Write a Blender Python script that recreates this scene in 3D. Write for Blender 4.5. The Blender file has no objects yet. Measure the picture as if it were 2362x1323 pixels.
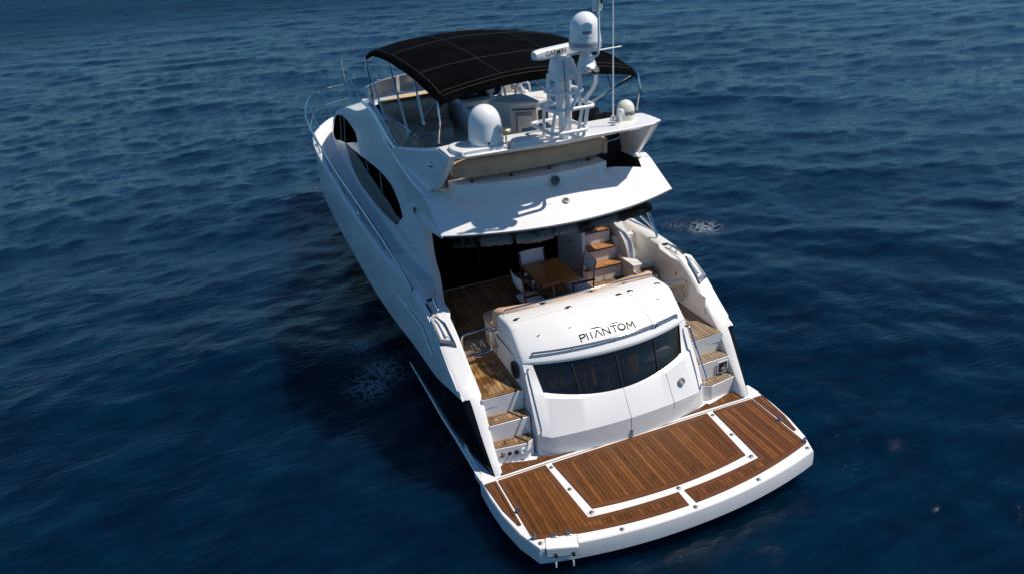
import bpy, bmesh, math, random
import numpy as np
from mathutils import Vector, Matrix
R = math.radians
C = bpy.context.scene.collection
random.seed(7); rng = np.random.default_rng(11)
scn = bpy.context.scene

# ------------------------------------------------------------------ camera, sky, sun, exposure
cam = bpy.data.cameras.new('camera'); co = bpy.data.objects.new('camera', cam); C.objects.link(co); scn.camera = co
cam.sensor_fit = 'HORIZONTAL'; cam.sensor_width = 36.0; cam.lens = 1.68*1000/2362*36; cam.clip_start = .1; cam.clip_end = 3000
RT = ((0.92680341, -0.36934647, -0.06796049), (0.2197962, 0.38674161, 0.89561183), (0.30450791, 0.84499356, -0.4396144))
m = Matrix(((RT[0][0], RT[1][0], -RT[2][0], -4.266), (RT[0][1], RT[1][1], -RT[2][1], -7.388), (RT[0][2], RT[1][2], -RT[2][2], 7.022), (0, 0, 0, 1)))
co.matrix_world = m
SUNV = Vector((.57, -.19, 1.0)).normalized()
elev = math.asin(SUNV.z); azim = math.atan2(SUNV.x, SUNV.y)
w = bpy.data.worlds.new('World'); scn.world = w; w.use_nodes = True
nt = w.node_tree; bg = nt.nodes['Background']; sky = nt.nodes.new('ShaderNodeTexSky')
sky.sky_type = 'NISHITA'; sky.sun_disc = False; sky.sun_elevation = elev; sky.sun_rotation = azim
sky.air_density = .75; sky.dust_density = 0.0; sky.ozone_density = 2.0
tn = nt.nodes.new('ShaderNodeMixRGB'); tn.blend_type = 'MULTIPLY'; tn.inputs[0].default_value = 1; tn.inputs[2].default_value = (.54,.90,1.10,1)
nt.links.new(sky.outputs[0], tn.inputs[1]); nt.links.new(tn.outputs[0], bg.inputs[0]); bg.inputs[1].default_value = .095
sl = bpy.data.lights.new('sun', 'SUN'); sl.energy = 5.0; sl.angle = R(.5); sl.color = (1, .925, .83)
so = bpy.data.objects.new('sun', sl); C.objects.link(so); so.rotation_euler = SUNV.to_track_quat('Z', 'Y').to_euler()
scn.view_settings.view_transform = 'Standard'; scn.view_settings.look = 'None'
scn.view_settings.gamma = 1; scn.view_settings.exposure = 0.0

# ------------------------------------------------------------------ materials
def mat(name, col=(.8,.8,.8), rough=.4, metal=0., spec=.5, coat=0., alpha=1.):
    M = bpy.data.materials.new(name); M.use_nodes = True
    p = M.node_tree.nodes['Principled BSDF']
    p.inputs['Base Color'].default_value = (*col, 1); p.inputs['Roughness'].default_value = rough
    p.inputs['Metallic'].default_value = metal; p.inputs['Specular IOR Level'].default_value = spec
    p.inputs['Coat Weight'].default_value = coat; p.inputs['Coat Roughness'].default_value = .08; p.inputs['Alpha'].default_value = alpha
    return M
class N:
    def __init__(s, M): s.t = M.node_tree; s.p = s.t.nodes['Principled BSDF']
    def n(s, k, **kw):
        a = s.t.nodes.new('ShaderNode'+k)
        for q, v in kw.items():
            if q in a.inputs: a.inputs[q].default_value = v
            else: setattr(a, q, v)
        return a
    def l(s, a, b): s.t.links.new(a, b)
    def math(s, op, a, b=None, c=None):
        q = s.t.nodes.new('ShaderNodeMath'); q.operation = op
        for i, v in enumerate((a, b, c)):
            if v is None: continue
            if isinstance(v, (int, float)): q.inputs[i].default_value = v
            else: s.l(v, q.inputs[i])
        return q.outputs[0]
    def noise(s, scale, vec=None, detail=3., rough=.5, dist=0.):
        q = s.n('TexNoise'); q.inputs['Scale'].default_value = scale; q.inputs['Detail'].default_value = detail
        q.inputs['Roughness'].default_value = rough; q.inputs['Distortion'].default_value = dist
        if vec is not None: s.l(vec, q.inputs['Vector'])
        return q.outputs['Fac']
    def ramp(s, f, *st):
        q = s.n('ValToRGB'); e = q.color_ramp.elements
        while len(e) < len(st): e.new(.5)
        for i, (p, c) in enumerate(st): e[i].position = p; e[i].color = (*c, 1)
        s.l(f, q.inputs[0]); return q.outputs[0]
    def mix(s, f, a, b, mode='MIX'):
        q = s.t.nodes.new('ShaderNodeMixRGB'); q.blend_type = mode
        for i, v in enumerate((f, a, b)):
            if isinstance(v, (int, float)): q.inputs[i].default_value = v
            elif isinstance(v, tuple): q.inputs[i].default_value = (*v, 1)
            else: s.l(v, q.inputs[i])
        return q.outputs[0]
    def maprange(s, v, a, b, c=0., d=1.):
        q = s.n('MapRange'); s.l(v, q.inputs[0])
        for i, x in enumerate((a, b, c, d)): q.inputs[i+1].default_value = x
        return q.outputs[0]
    def pos(s): return s.n('TexCoord').outputs['Object']
    def scaled(s, v, sc):
        q = s.n('Mapping'); s.l(v, q.inputs['Vector']); q.inputs['Scale'].default_value = sc; return q.outputs[0]
    def bump(s, h, strength, dist=.01):
        q = s.n('Bump'); q.inputs['Strength'].default_value = strength; q.inputs['Distance'].default_value = dist
        s.l(h, q.inputs['Height']); s.l(q.outputs[0], s.p.inputs['Normal']); return q

def gel(name, col, rough=.3, var=.05, coat=.35):
    M = mat(name, col, rough, coat=coat); a = N(M); v = a.pos()
    f = a.noise(1.6, v, 5, .6); f2 = a.noise(24, a.scaled(v, (1, 1, .25)), 3, .6)
    c = a.ramp(f, (.3, tuple(x*(1-var) for x in col)), (.7, col))
    c = a.mix(a.maprange(f2, .62, .8, 0, .16), c, tuple(x*.74 for x in col))
    a.l(c, a.p.inputs['Base Color']); a.l(a.maprange(f, .3, .7, rough-.06, rough+.1), a.p.inputs['Roughness'])
    return M
WHITE = gel('gelcoat_white', (.78,.765,.745))
DECKW = gel('nonskid_white', (.72,.705,.69), .55, .08, 0)
WARM = gel('gelcoat_cream', (.74,.71,.665), .35)  # cream fittings; also the shaded copy of white for the starboard bulwark
BLACKH = mat('hull_black', (.004,.004,.005), .22, spec=.22)
GREYG = gel('gelcoat_grey', (.32,.31,.30), .4)
CHROME = mat('stainless', (.56,.56,.56), .1, 1.0)
RAILC = mat('stainless_rail', (.43,.43,.44), .14, 1.0)  # darker stainless: reflections of dark sea put into the base colour
DCHROME = mat('stainless_brushed', (.5,.5,.5), .28, 1.0)
RADOME = gel('radome_white', (.78,.79,.79), .3, .03)
SAILC = gel('radome_ivory', (.74,.71,.60), .38, .04)
FITG = mat('fitting_grey', (.16,.16,.15), .45, .6)
RUB = mat('black_rubber', (.012,.012,.013), .5)
DARK = mat('dark_interior', (.006,.006,.006), .7)  # near-black; the darkness of unlit interiors is put into the colour
GLASSB = mat('black_glass', (.002,.002,.003), .05, spec=.10)
DOORG = mat('door_glass', (.002,.002,.002), .12, spec=.0)
LETTER = mat('vinyl_black', (.006,.006,.007), .7, spec=.15)
BLUEL = mat('vinyl_blue', (.02,.025,.14), .4)
GREYL = mat('vinyl_grey', (.35,.36,.38), .4)
RED = mat('vinyl_red', (.5,.1,.04), .4)
AMBER = mat('lamp_lens', (.68,.50,.30), .3)
MAHOG = mat('mahogany', (.07,.014,.008), .22, coat=.6)
def glass(name, col, alpha, rough=.03):
    M = mat(name, col, rough, alpha=alpha); return M
TINT = glass('tinted_glass', (.008,.007,.0065), .74, .06)
ACRYL = glass('smoked_acrylic', (.03,.028,.03), .66)
GATEG = glass('gate_glass', (.10,.10,.10), .28)
GREYP = mat('grey_blind', (.105,.098,.088), .5)

def fabric(name, col, rough=.8, wr=.25, sc=9):
    M = mat(name, col, rough, spec=.25); a = N(M); v = a.pos()
    f = a.noise(sc, v, 4, .55); wv = a.noise(380, v, 1)
    a.l(a.ramp(f, (.25, tuple(x*.8 for x in col)), (.75, tuple(min(1, x*1.08) for x in col))), a.p.inputs['Base Color'])
    a.bump(a.math('ADD', a.math('MULTIPLY', wv, .12), f), wr, .03); return M
BEIGE = fabric('beige_vinyl', (.60,.385,.25), .5, .18, 4)
BEIGED = fabric('taupe_vinyl', (.44,.31,.235), .5, .2, 5)
PADC = fabric('sunpad_tan', (.60,.42,.25), .6, .2, 4)
CANVW = fabric('white_canvas', (.62,.61,.60), .85, .3, 7)
CURT = fabric('curtain_brown', (.30,.16,.10), .8, .3, 5)
ROLLG = fabric('clear_roll', (.115,.125,.13), .35, .9, 6)
ROLLB = fabric('black_roll', (.012,.012,.013), .6, .7, 9)

def canvas_black():
    M = mat('bimini_black', (.006,.006,.0065), .9, spec=.02); a = N(M); v = a.pos()
    f = a.noise(7, a.scaled(v, (1, .18, 1)), 4, .6); g = a.noise(2.2, v, 3)
    a.l(a.ramp(g, (.3, (.0012,.0012,.0014)), (.75, (.0035,.0035,.0038))), a.p.inputs['Base Color'])
    a.bump(a.math('ADD', f, a.math('MULTIPLY', g, .6)), 1., .045); return M
BIMINI = canvas_black()
SEAM = mat('bimini_seam', (.022,.022,.022), .8)

def teak(name, base, var, wdt=.062, rough=.45, axis='X', wet=0., grey=0., caulk=(.012,.009,.007), shift=0.):
    M = mat(name, base, rough, spec=.35); a = N(M); v = a.pos()
    s = a.n('SeparateXYZ'); a.l(v, s.inputs[0]); x = s.outputs[axis]
    u = a.math('DIVIDE', a.math('ADD', x, 20+shift), wdt); fr = a.math('FRACT', u); idx = a.math('FLOOR', u)
    wn = a.n('TexWhiteNoise'); wn.noise_dimensions = '1D'; a.l(idx, wn.inputs['W'])
    sc = (30, 1.6, 10) if axis == 'X' else (1.6, 30, 10)
    gr = a.noise(3.2, a.scaled(v, sc), 6, .65, .3); big = a.noise(1.5, v, 4, .6)
    f = a.math('ADD', a.math('ADD', a.math('MULTIPLY', wn.outputs['Value'], .42), a.math('MULTIPLY', gr, .46)), a.math('MULTIPLY', big, .36))
    lo = tuple(b*(1-var) for b in base); hi = tuple(min(1, b*(1+var*1.1)) for b in base)
    c = a.ramp(f, (.22, lo), (.45, tuple(b*.8 for b in base)), (.62, base), (.92, hi))
    if grey: c = a.mix(a.maprange(a.noise(1.1, v, 5, .65), .42, .66, 0, grey), c, (.27,.225,.165))
    if wet:
        wm = a.maprange(a.noise(3.0, v, 6, .68, .4), .47, .60, 0, wet)
        c = a.mix(wm, c, a.mix(1., c, (.30,.24,.18), 'MULTIPLY'))
        a.l(a.maprange(wm, 0, 1, rough, .12), a.p.inputs['Roughness'])
    st = a.noise(4.5, a.scaled(v, (3, .8, 1)), 4, .6)
    c = a.mix(a.maprange(st, .57, .72, 0, .7), c, a.mix(1., c, (.35,.3,.27), 'MULTIPLY'))
    line = a.math('LESS_THAN', fr, .11)
    c = a.mix(line, c, caulk); a.l(c, a.p.inputs['Base Color'])
    a.bump(a.math('SUBTRACT', a.math('MULTIPLY', gr, .3), line), .25, .004); return M
TEAKP = teak('teak_oiled', (.132,.048,.0108), .76, .060, .28, caulk=(.006,.004,.003))
TEAKPB = teak('teak_oiled_border', (.125,.042,.0105), .35, 50., .36, 'X')
TEAKD = teak('teak_cockpit', (.31,.18,.088), .4, .056, .5, grey=.3, wet=.55)
TEAKW = teak('teak_wet_sidedeck', (.34,.19,.065), .35, .066, .42, grey=.35, wet=.95)
TEAKS = teak('teak_silver_sidedeck', (.27,.185,.115), .22, .062, .55, grey=.5)
TEAKST = teak('teak_steps_weathered', (.28,.175,.095), .35, .066, .5, grey=.6, wet=.9)
TEAKSS = teak('teak_steps_silver', (.30,.205,.125), .25, .066, .5, grey=.5, wet=.25)
TEAKF = teak('teak_stair', (.42,.20,.065), .28, .064, .42)
TEAKFB = teak('teak_stair_border', (.34,.15,.05), .22, 50., .42)
TEAKB2 = teak('teak_border_weathered', (.22,.11,.045), .4, 50., .5, wet=.5)
TABLET = teak('table_teak', (.30,.135,.035), .22, 50., .32)
CAULK = mat('caulk_black', (.012,.010,.009), .6)

# ------------------------------------------------------------------ mesh helpers
class MB:
    def __init__(s): s.v = []; s.f = []; s.m = []
    def add(s, vs, fs, mi=0):
        o = len(s.v); s.v += [tuple(map(float, q)) for q in vs]
        for f in fs: s.f.append([i+o for i in f]); s.m.append(mi)
        return s
    def box(s, a, b, mi=0):
        x0,y0,z0 = a; x1,y1,z1 = b
        return s.add([(x0,y0,z0),(x1,y0,z0),(x1,y1,z0),(x0,y1,z0),(x0,y0,z1),(x1,y0,z1),(x1,y1,z1),(x0,y1,z1)],
            [(3,2,1,0),(4,5,6,7),(0,1,5,4),(1,2,6,5),(2,3,7,6),(3,0,4,7)], mi)
    def prism(s, poly, z0, z1, mi=0):          # poly: (x,y); z0,z1 scalars or lists
        n = len(poly); a = z0 if hasattr(z0, '__len__') else [z0]*n; b = z1 if hasattr(z1, '__len__') else [z1]*n
        vs = [(p[0],p[1],a[i]) for i, p in enumerate(poly)]+[(p[0],p[1],b[i]) for i, p in enumerate(poly)]
        fs = [list(range(n-1,-1,-1)), list(range(n,2*n))]+[(i,(i+1)%n,n+(i+1)%n,n+i) for i in range(n)]
        return s.add(vs, fs, mi)
    def slab(s, poly, off, mi=0):              # poly: 3-D loop, off: 3-D offset vector
        n = len(poly); vs = [tuple(p) for p in poly]+[tuple(p[k]+off[k] for k in range(3)) for p in poly]
        fs = [list(range(n-1,-1,-1)), list(range(n,2*n))]+[(i,(i+1)%n,n+(i+1)%n,n+i) for i in range(n)]
        return s.add(vs, fs, mi)
    def loft(s, secs, closed=False, caps=False, mi=0, skip=None):
        n = len(secs[0]); o = []
        for q in secs: o += list(q)
        fs = []
        for i in range(len(secs)-1):
            for j in range(n if closed else n-1):
                if skip and skip(i, j): continue
                k = (j+1) % n; fs.append((i*n+j, i*n+k, (i+1)*n+k, (i+1)*n+j))
        if caps: fs += [list(range(n-1,-1,-1)), [(len(secs)-1)*n+j for j in range(n)]]
        return s.add(o, fs, mi)
    def tube(s, path, r, seg=10, mi=0, closed=False, caps=True):
        P = [Vector(p) for p in path]; n = len(P); secs = []; up = None
        rr = r if hasattr(r, '__len__') else [r]*n
        for i in range(n):
            a = P[(i-1) % n] if (closed or i > 0) else P[i]; b = P[(i+1) % n] if (closed or i < n-1) else P[i]
            t = (b-a).normalized()
            if up is None:
                up = Vector((0,0,1)) if abs(t.z) < .9 else Vector((1,0,0))
            u = (up-t*up.dot(t)).normalized(); v = t.cross(u); up = u
            secs.append([tuple(P[i]+(u*math.cos(2*math.pi*k/seg)+v*math.sin(2*math.pi*k/seg))*rr[i]) for k in range(seg)])
        if closed: secs.append(secs[0]); caps = False
        return s.loft(secs, True, caps, mi)
    def lathe(s, prof, c, seg=32, axis=(0,0,1), mi=0):
        q = Vector((0,0,1)).rotation_difference(Vector(axis).normalized()); secs = []
        for k in range(seg+1):
            a = 2*math.pi*k/seg
            secs.append([tuple(Vector(c)+q@Vector((r*math.cos(a), r*math.sin(a), z))) for r, z in prof])
        return s.loft(secs, False, False, mi)
    def build(s, name, mats, parent=None, smooth=35, bevel=0., seg=2, label=None, merge=True, sub=0):
        me = bpy.data.meshes.new(name); me.from_pydata(s.v, [], s.f); me.update()
        ms = mats if isinstance(mats, (list, tuple)) else [mats]
        for q in ms: me.materials.append(q)
        me.polygons.foreach_set('material_index', s.m)
        bm = bmesh.new(); bm.from_mesh(me)
        if merge: bmesh.ops.remove_doubles(bm, verts=bm.verts, dist=1e-5)
        bmesh.ops.recalc_face_normals(bm, faces=bm.faces); bm.to_mesh(me); bm.free()
        if smooth:
            me.polygons.foreach_set('use_smooth', [True]*len(me.polygons)); me.set_sharp_from_angle(angle=R(smooth))
        o = bpy.data.objects.new(name, me); C.objects.link(o)
        if parent is not None: o.parent = parent
        if bevel:
            b = o.modifiers.new('b', 'BEVEL'); b.width = bevel; b.segments = seg; b.limit_method = 'ANGLE'; b.angle_limit = R(35); b.harden_normals = False
        if sub:
            u = o.modifiers.new('s', 'SUBSURF'); u.levels = sub; u.render_levels = sub
        if label: o['label'] = label
        return o
def thing(name, label, cat, loc=(0,0,0), rz=0., group=None):
    o = bpy.data.objects.new(name, None); C.objects.link(o); o.location = loc; o.rotation_euler = (0,0,rz)
    o['label'] = label; o['category'] = cat
    if group: o['group'] = group
    return o
def curve(pts):                                # smooth monotone interpolation
    p = np.array(sorted(pts), float); x = p[:,0]; y = p[:,1]
    d = np.diff(y)/np.diff(x); mm = np.empty(len(x)); mm[0] = d[0]; mm[-1] = d[-1]
    for i in range(1, len(x)-1): mm[i] = 0 if d[i-1]*d[i] <= 0 else 2*d[i-1]*d[i]/(d[i-1]+d[i])
    def f(t):
        t = min(max(t, x[0]), x[-1]); i = min(int(np.searchsorted(x, t, 'right'))-1, len(x)-2); h = x[i+1]-x[i]; u = (t-x[i])/h
        return float((2*u**3-3*u*u+1)*y[i]+(u**3-2*u*u+u)*h*mm[i]+(3*u*u-2*u**3)*y[i+1]+(u**3-u*u)*h*mm[i+1])
    return f
def rpath(pts, rad, seg=6, closed=False):      # round the corners of a polyline
    P = [Vector(p) for p in pts]; n = len(P); out = []
    for i in range(n):
        if not closed and i in (0, n-1): out.append(tuple(P[i])); continue
        a = P[(i-1)%n]; b = P[i]; c = P[(i+1)%n]; r = min(rad, (a-b).length*.48, (c-b).length*.48)
        p = b+(a-b).normalized()*r; q = b+(c-b).normalized()*r
        for k in range(seg+1):
            t = k/seg; out.append(tuple(p*(1-t)**2+b*2*t*(1-t)+q*t*t))
    return out
def inset(poly, d):
    P = [Vector(p) for p in poly]; n = len(P); A = sum(P[i].x*P[(i+1)%n].y-P[(i+1)%n].x*P[i].y for i in range(n)); sgn = 1 if A > 0 else -1; out = []
    for i in range(n):
        e1 = (P[i]-P[i-1]).normalized(); e2 = (P[(i+1)%n]-P[i]).normalized()
        n1 = Vector((-e1.y, e1.x))*sgn; n2 = Vector((-e2.y, e2.x))*sgn
        b = n1+n2; k = d/max(.35, (1+n1.dot(n2))); out.append(tuple(P[i]+b*k))
    return out
Y = thing('motor_yacht', 'white motor yacht with black hull sides and a teak swim platform, seen from astern', 'yacht')
def teak_panel(name, poly, z, mats, brd=.06, th=.012, parent=Y, label=None):
    m = MB(); n = len(poly); i1 = inset(poly, brd); i2 = inset(poly, brd+.008); z1 = z+th
    vs = [(*p, z) for p in poly]+[(*p, z1) for p in poly]+[(*p, z1) for p in i1]
    m.add(vs, [(i,(i+1)%n,n+(i+1)%n,n+i) for i in range(n)], 2)
    m.add(vs, [(n+i,n+(i+1)%n,2*n+(i+1)%n,2*n+i) for i in range(n)], 1)
    m.add([(*p, z1) for p in i1]+[(*p, z1-.0015) for p in i2], [(i,(i+1)%n,n+(i+1)%n,n+i) for i in range(n)], 2)
    m.add([(*p, z1-.0015) for p in i2], [list(range(n))], 0)
    return m.build(name, [mats[0], mats[1], CAULK], parent, smooth=0, label=label)
def mirror(pts, s): return [(p[0]*s, *p[1:]) for p in pts]

# ------------------------------------------------------------------ sea
def fft_tile(n, L, amp, wdir, wind, cut, seed):
    r = np.random.default_rng(seed); k1 = np.fft.fftfreq(n, L/n)*2*np.pi; kx, ky = np.meshgrid(k1, k1, indexing='ij'); k = np.hypot(kx, ky); k[0,0] = 1
    l = wind**2/9.81; c = (kx*math.cos(wdir)+ky*math.sin(wdir))/k
    ph = np.exp(-1/(k*l)**2)/k**4*(.10+.90*np.abs(c)**5)*np.exp(-(k*cut)**2); ph[0,0] = 0
    h = np.sqrt(ph)*(r.normal(size=(n,n))+1j*r.normal(size=(n,n)))
    H = np.fft.ifft2(h).real; s = amp/H.std(); kk = k
    dx = np.fft.ifft2(1j*kx/kk*h).real*s; dy = np.fft.ifft2(1j*ky/kk*h).real*s
    return H*s, dx, dy
def samp(T, L, x, y):
    n = T.shape[0]; u = (x/L % 1)*n; v = (y/L % 1)*n; i = np.floor(u).astype(int); j = np.floor(v).astype(int); a = u-i; b = v-j
    i %= n; j %= n; i1 = (i+1)%n; j1 = (j+1)%n
    return T[i,j]*(1-a)*(1-b)+T[i1,j]*a*(1-b)+T[i,j1]*(1-a)*b+T[i1,j1]*a*b
def axis(lo, a, b, hi, s, g):
    mid = list(np.arange(a, b+1e-6, s)); d = s; x = mid[-1]; up = []
    while x < hi: d *= g; x += d; up.append(x)
    d = s; x = mid[0]; dn = []
    while x > lo: d *= g; x -= d; dn.append(x)
    return np.array(dn[::-1]+mid+up)
def build_sea():
    ax = axis(-420, -14, 12, 420, .085, 1.022); ay = axis(-60, -7, 24, 900, .085, 1.014)
    X, Yy = np.meshgrid(ax, ay, indexing='ij')
    Z = np.zeros_like(X); DX = np.zeros_like(X); DY = np.zeros_like(X)
    cr, sr = math.cos(.5), math.sin(.5); Xr = X*cr+Yy*sr; Yr = -X*sr+Yy*cr
    dist = np.hypot(X+4, Yy+7)
    for n, L, amp, wd, wind, cut, seed, rot, ch in ((512, 61.7, .040, R(62), 3.4, .05, 3, 0, .9), (512, 23.3, .011, R(95), 1.9, .03, 5, 1, .9), (256, 9.1, .003, R(25), 1.2, .03, 9, 0, .8)):
        h, dx, dy = fft_tile(n, L, amp, wd, wind, cut, seed); a, b = (Xr, Yr) if rot else (X, Yy)
        wgt = 1. if L > 20 else np.clip(1.6-dist/40, 0, 1)
        Z += samp(h, L, a, b)*wgt
        gx, gy = samp(dx, L, a, b), samp(dy, L, a, b)
        if rot: gx, gy = gx*cr-gy*sr, gx*sr+gy*cr
        DX += gx*ch*wgt; DY += gy*ch*wgt
    co_ = np.stack([X+DX, Yy+DY, Z], -1).reshape(-1, 3); nx, ny = X.shape
    idx = np.arange(nx*ny).reshape(nx, ny)
    q = np.stack([idx[:-1,:-1], idx[1:,:-1], idx[1:,1:], idx[:-1,1:]], -1).reshape(-1)
    me = bpy.data.meshes.new('sea'); nf = len(q)//4
    me.vertices.add(len(co_)); me.vertices.foreach_set('co', co_.ravel()); me.loops.add(len(q)); me.loops.foreach_set('vertex_index', q)
    me.polygons.add(nf); me.polygons.foreach_set('loop_start', np.arange(0, nf*4, 4)); me.polygons.foreach_set('use_smooth', np.ones(nf, bool)); me.update()
    o = bpy.data.objects.new('sea', me); C.objects.link(o); o['kind'] = 'structure'
    M = mat('sea_water', (.002,.012,.030), .06); a = N(M); v = a.pos(); p = a.p
    p.inputs['IOR'].default_value = 1.33
    big = a.noise(.05, v, 3, .5); med = a.noise(.6, v, 4, .6)
    def rot(sc):
        q = a.n('Mapping'); a.l(v, q.inputs['Vector']); q.inputs['Rotation'].default_value = (0,0,R(21.7)); q.inputs['Scale'].default_value = sc; return q.outputs[0]
    fine = a.noise(1.9, rot((.45, 1.6, 1)), 8, .68, .6)
    col = a.ramp(a.math('ADD', a.math('MULTIPLY', big, .25), a.math('ADD', a.math('MULTIPLY', med, .25), a.math('MULTIPLY', fine, .5))), (.36, (.0001,.0026,.0092)), (.5, (.0003,.0080,.0230)), (.66, (.0006,.0160,.0395)))  # light and dark ripple streaks painted into the water colour
    # foam left by the hull wash; sun sparkle painted as one patch off the quarter
    fm = None
    for x, y, r in ((-2.75,4.0,.75),(-3.05,3.7,.7),(-3.3,2.7,.9),(5.6,7.3,.8),(6.1,6.85,.7),(2.7,-1.5,.45),(-2.9,5.0,.5),(5.0,6.5,.6)):
        d = a.n('VectorMath', operation='DISTANCE'); a.l(v, d.inputs[0]); d.inputs[1].default_value = (x, y, 0)
        k = a.maprange(d.outputs['Value'], 0, r, 1.15 if r in (.75,.7,.5) else .5 if r == .8 else .24, 0)
        fm = k if fm is None else a.math('MAXIMUM', fm, k)
    n0 = a.noise(5.0, v, 9, .72, .25); rid = a.math('SUBTRACT', 1., a.math('MULTIPLY', a.math('ABSOLUTE', a.math('SUBTRACT', n0, .5)), 9))
    spk = a.noise(34, v, 4, .7); pat = a.math('ADD', a.math('MULTIPLY', a.math('MAXIMUM', rid, 0), .55), a.math('MULTIPLY', spk, .62))
    msk = a.maprange(a.math('ADD', pat, a.math('MULTIPLY', fm, .40)), .90, 1.2, 0, .42)
    msk = a.math('MULTIPLY', msk, a.maprange(fm, .0, .25, 0, 1))
    a.l(a.mix(msk, col, (.55,.62,.66)), p.inputs['Base Color'])
    dl = a.n('VectorMath', operation='LENGTH'); a.l(v, dl.inputs[0]); far = a.maprange(dl.outputs['Value'], 14, 120, .03, .40)
    a.l(a.math('MAXIMUM', far, a.maprange(msk, 0, .6, .05, .7)), p.inputs['Roughness'])
    def rot(sc):
        q = a.n('Mapping'); a.l(v, q.inputs['Vector']); q.inputs['Rotation'].default_value = (0,0,R(21.7)); q.inputs['Scale'].default_value = sc; return q.outputs[0]
    n1 = a.noise(1.5, rot((.55, 1.7, 1)), 7, .6, .35); n2 = a.noise(9.5, rot((.5, 1.6, 1)), 5, .65, .3)
    a.bump(a.math('ADD', n1, a.math('MULTIPLY', n2, .34)), 1., .060)
    bn_ = [q for q in a.t.nodes if q.bl_idname == 'ShaderNodeBump'][-1]; a.l(a.maprange(dl.outputs['Value'], 7, 45, .026, .088), bn_.inputs['Distance'])
    p.inputs['Subsurface Weight'].default_value = 1.; p.inputs['Subsurface Radius'].default_value = (.5, 1., 1.2); p.inputs['Subsurface Scale'].default_value = 3.6; p.inputs['Specular IOR Level'].default_value = .2

    a.l(a.maprange(dl.outputs['Value'], 15, 90, .27, .06), p.inputs['Specular IOR Level'])
    me.materials.append(M)
build_sea()

# ------------------------------------------------------------------ hull
XG = curve([(-.02,2.075),(.3,2.14),(.65,2.21),(1.44,2.235),(1.9,2.23),(2.9,2.242),(4.8,2.332),(6.5,2.376),(8.45,2.393),(10.4,2.383),(12.5,2.36),(13.5,2.31),(14.35,2.19),(14.97,1.99),(16.03,1.475),(16.4,1.12),(16.75,.6),(16.9,.06)])
ZG = curve([(-.02,.455),(.3,.86),(.65,1.31),(1.05,1.56),(1.44,1.815),(1.87,1.985),(2.9,2.045),(4.8,2.0),(6.5,2.0),(8.4,2.0),(10.4,2.0),(12.5,2.04),(14.4,2.08),(16.9,2.12)])
ZK = curve([(-.02,.452),(.3,.857),(.66,1.305),(.80,1.285),(1.2,1.22),(1.93,1.04),(3.2,.92),(4.5,.84),(6,.80),(8.4,.80),(10.4,.74),(12.6,.80),(14.5,.9),(16.9,1.3)])
XW = curve([(-.02,2.06),(.65,2.19),(2,2.222),(4.8,2.23),(8,2.05),(10.5,1.8),(13,1.2),(15,.5),(16.3,.05),(16.9,.02)])
YS = list(np.arange(-.02,.64,.11))+[.65]+list(np.arange(.72,2.2,.1))+list(np.arange(2.3,12.6,.4))+list(np.arange(12.8,16.4,.2))+[16.5,16.65,16.8,16.9]
def rake(y, z): return y+(1.0*max(0, (y-13)/3.9)**2)*(z-2.1)*.55
up = MB(); lo = MB()
def xend(y): return float(np.interp(y, [-.02,.3,.62], [2.052,2.085,2.105]))
for s in (-1, 1):
    A = []; B = []; E = []
    for y in YS:
        xg, zg, zk, xw = XG(y), ZG(y), ZK(y), XW(y); xk = xg+.045*min(1, max(0, (y-.65)/.8))*(1 if y < 13 else max(0, 1-(y-13)/3))-.25*max(0, (y-13)/3.9)*min(1, xg)
        sec = [(xg-.035, zg), (xg-.008, zg-.012), (xg, zg-.04*min(1, (zg-zk)*8)), (xg+(xk-xg)*.7, zk+(zg-zk)*.45), (xk, zk+.06*min(1, (zg-zk)*6)), (xk, zk), (xk-.03, zk-.012)]
        x0 = xk-.03; low = ((x0-.004, zk-.06*min(1, zk)), (x0*.55+xw*.45, zk*.45), (xw, .02), (xw*.93, -.5))
        if y < .66:
            xe = xend(y); zz = zg-.018
            E.append([(s*q, y, z) for q, z in ((xe, zz), (xe+(xg-xe)*.55, zz-.004), (xg-.012, zz-.022), (xg-.004, zz-.055), (xg*.55+xw*.45, zz*.45), (xw, .02), (xw*.93, -.5))])
        if y > .64:
            A.append([(s*q, rake(y, z), z) for q, z in sec]); B.append([(s*q, rake(y, z), z) for q, z in ((x0, zk-.012),)+low])
    up.loft(A); up.add(A[0]+[(s*xend(.65), .65, ZG(.65)), (s*xend(.65), .65, ZG(.65)-.1)], [list(range(9))]); lo.loft(B); lo.loft(E)
    lo.tube([(s*xend(.64), .645, ZG(.65)-.012), (s*(XG(.65)-.02), .645, ZG(.65)-.015), (s*XG(.66), .66, ZG(.65)-.05)], .012, 8)
up.build('hull_topsides', WHITE, Y, smooth=28)
# the black quarter wraps round the end of each bulwark
for s in (-1, 1):
    lo.add([(s*2.045,-.02,.45),(s*2.075,-.02,.45),(s*2.03,-.02,-.4),(s*1.9,-.02,-.4)], [(0,1,2,3)])
lo.box((-2.05,-.02,-.5),(2.05,0,.38))
lo.build('hull_sides', BLACKH, Y, smooth=40, label='gloss black hull sides')
for s in (-1, 1):      # spray rail running from the platform corner down to the water
    P = [(-.0,.43),(.6,.365),(1.2,.30),(2.0,.19),(3,.12),(4.0,.05),(4.9,-.02)]; S = []
    for y, z in P:
        x = XW(y)+(2.262-XW(0))*0+max(.012, (2.262-XW(y))*(1-y/5.6)); x0 = XW(y)-.03; t = .04*(1-.75*y/4.9)
        S.append([(s*x0, y, z+.012), (s*(x-.015), y, z+.006), (s*x, y, z-.008), (s*(x-.01), y, z-t), (s*x0, y, z-t-.02)])
    MB().loft(S, True, True).build('spray_rail', WHITE, Y)
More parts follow.
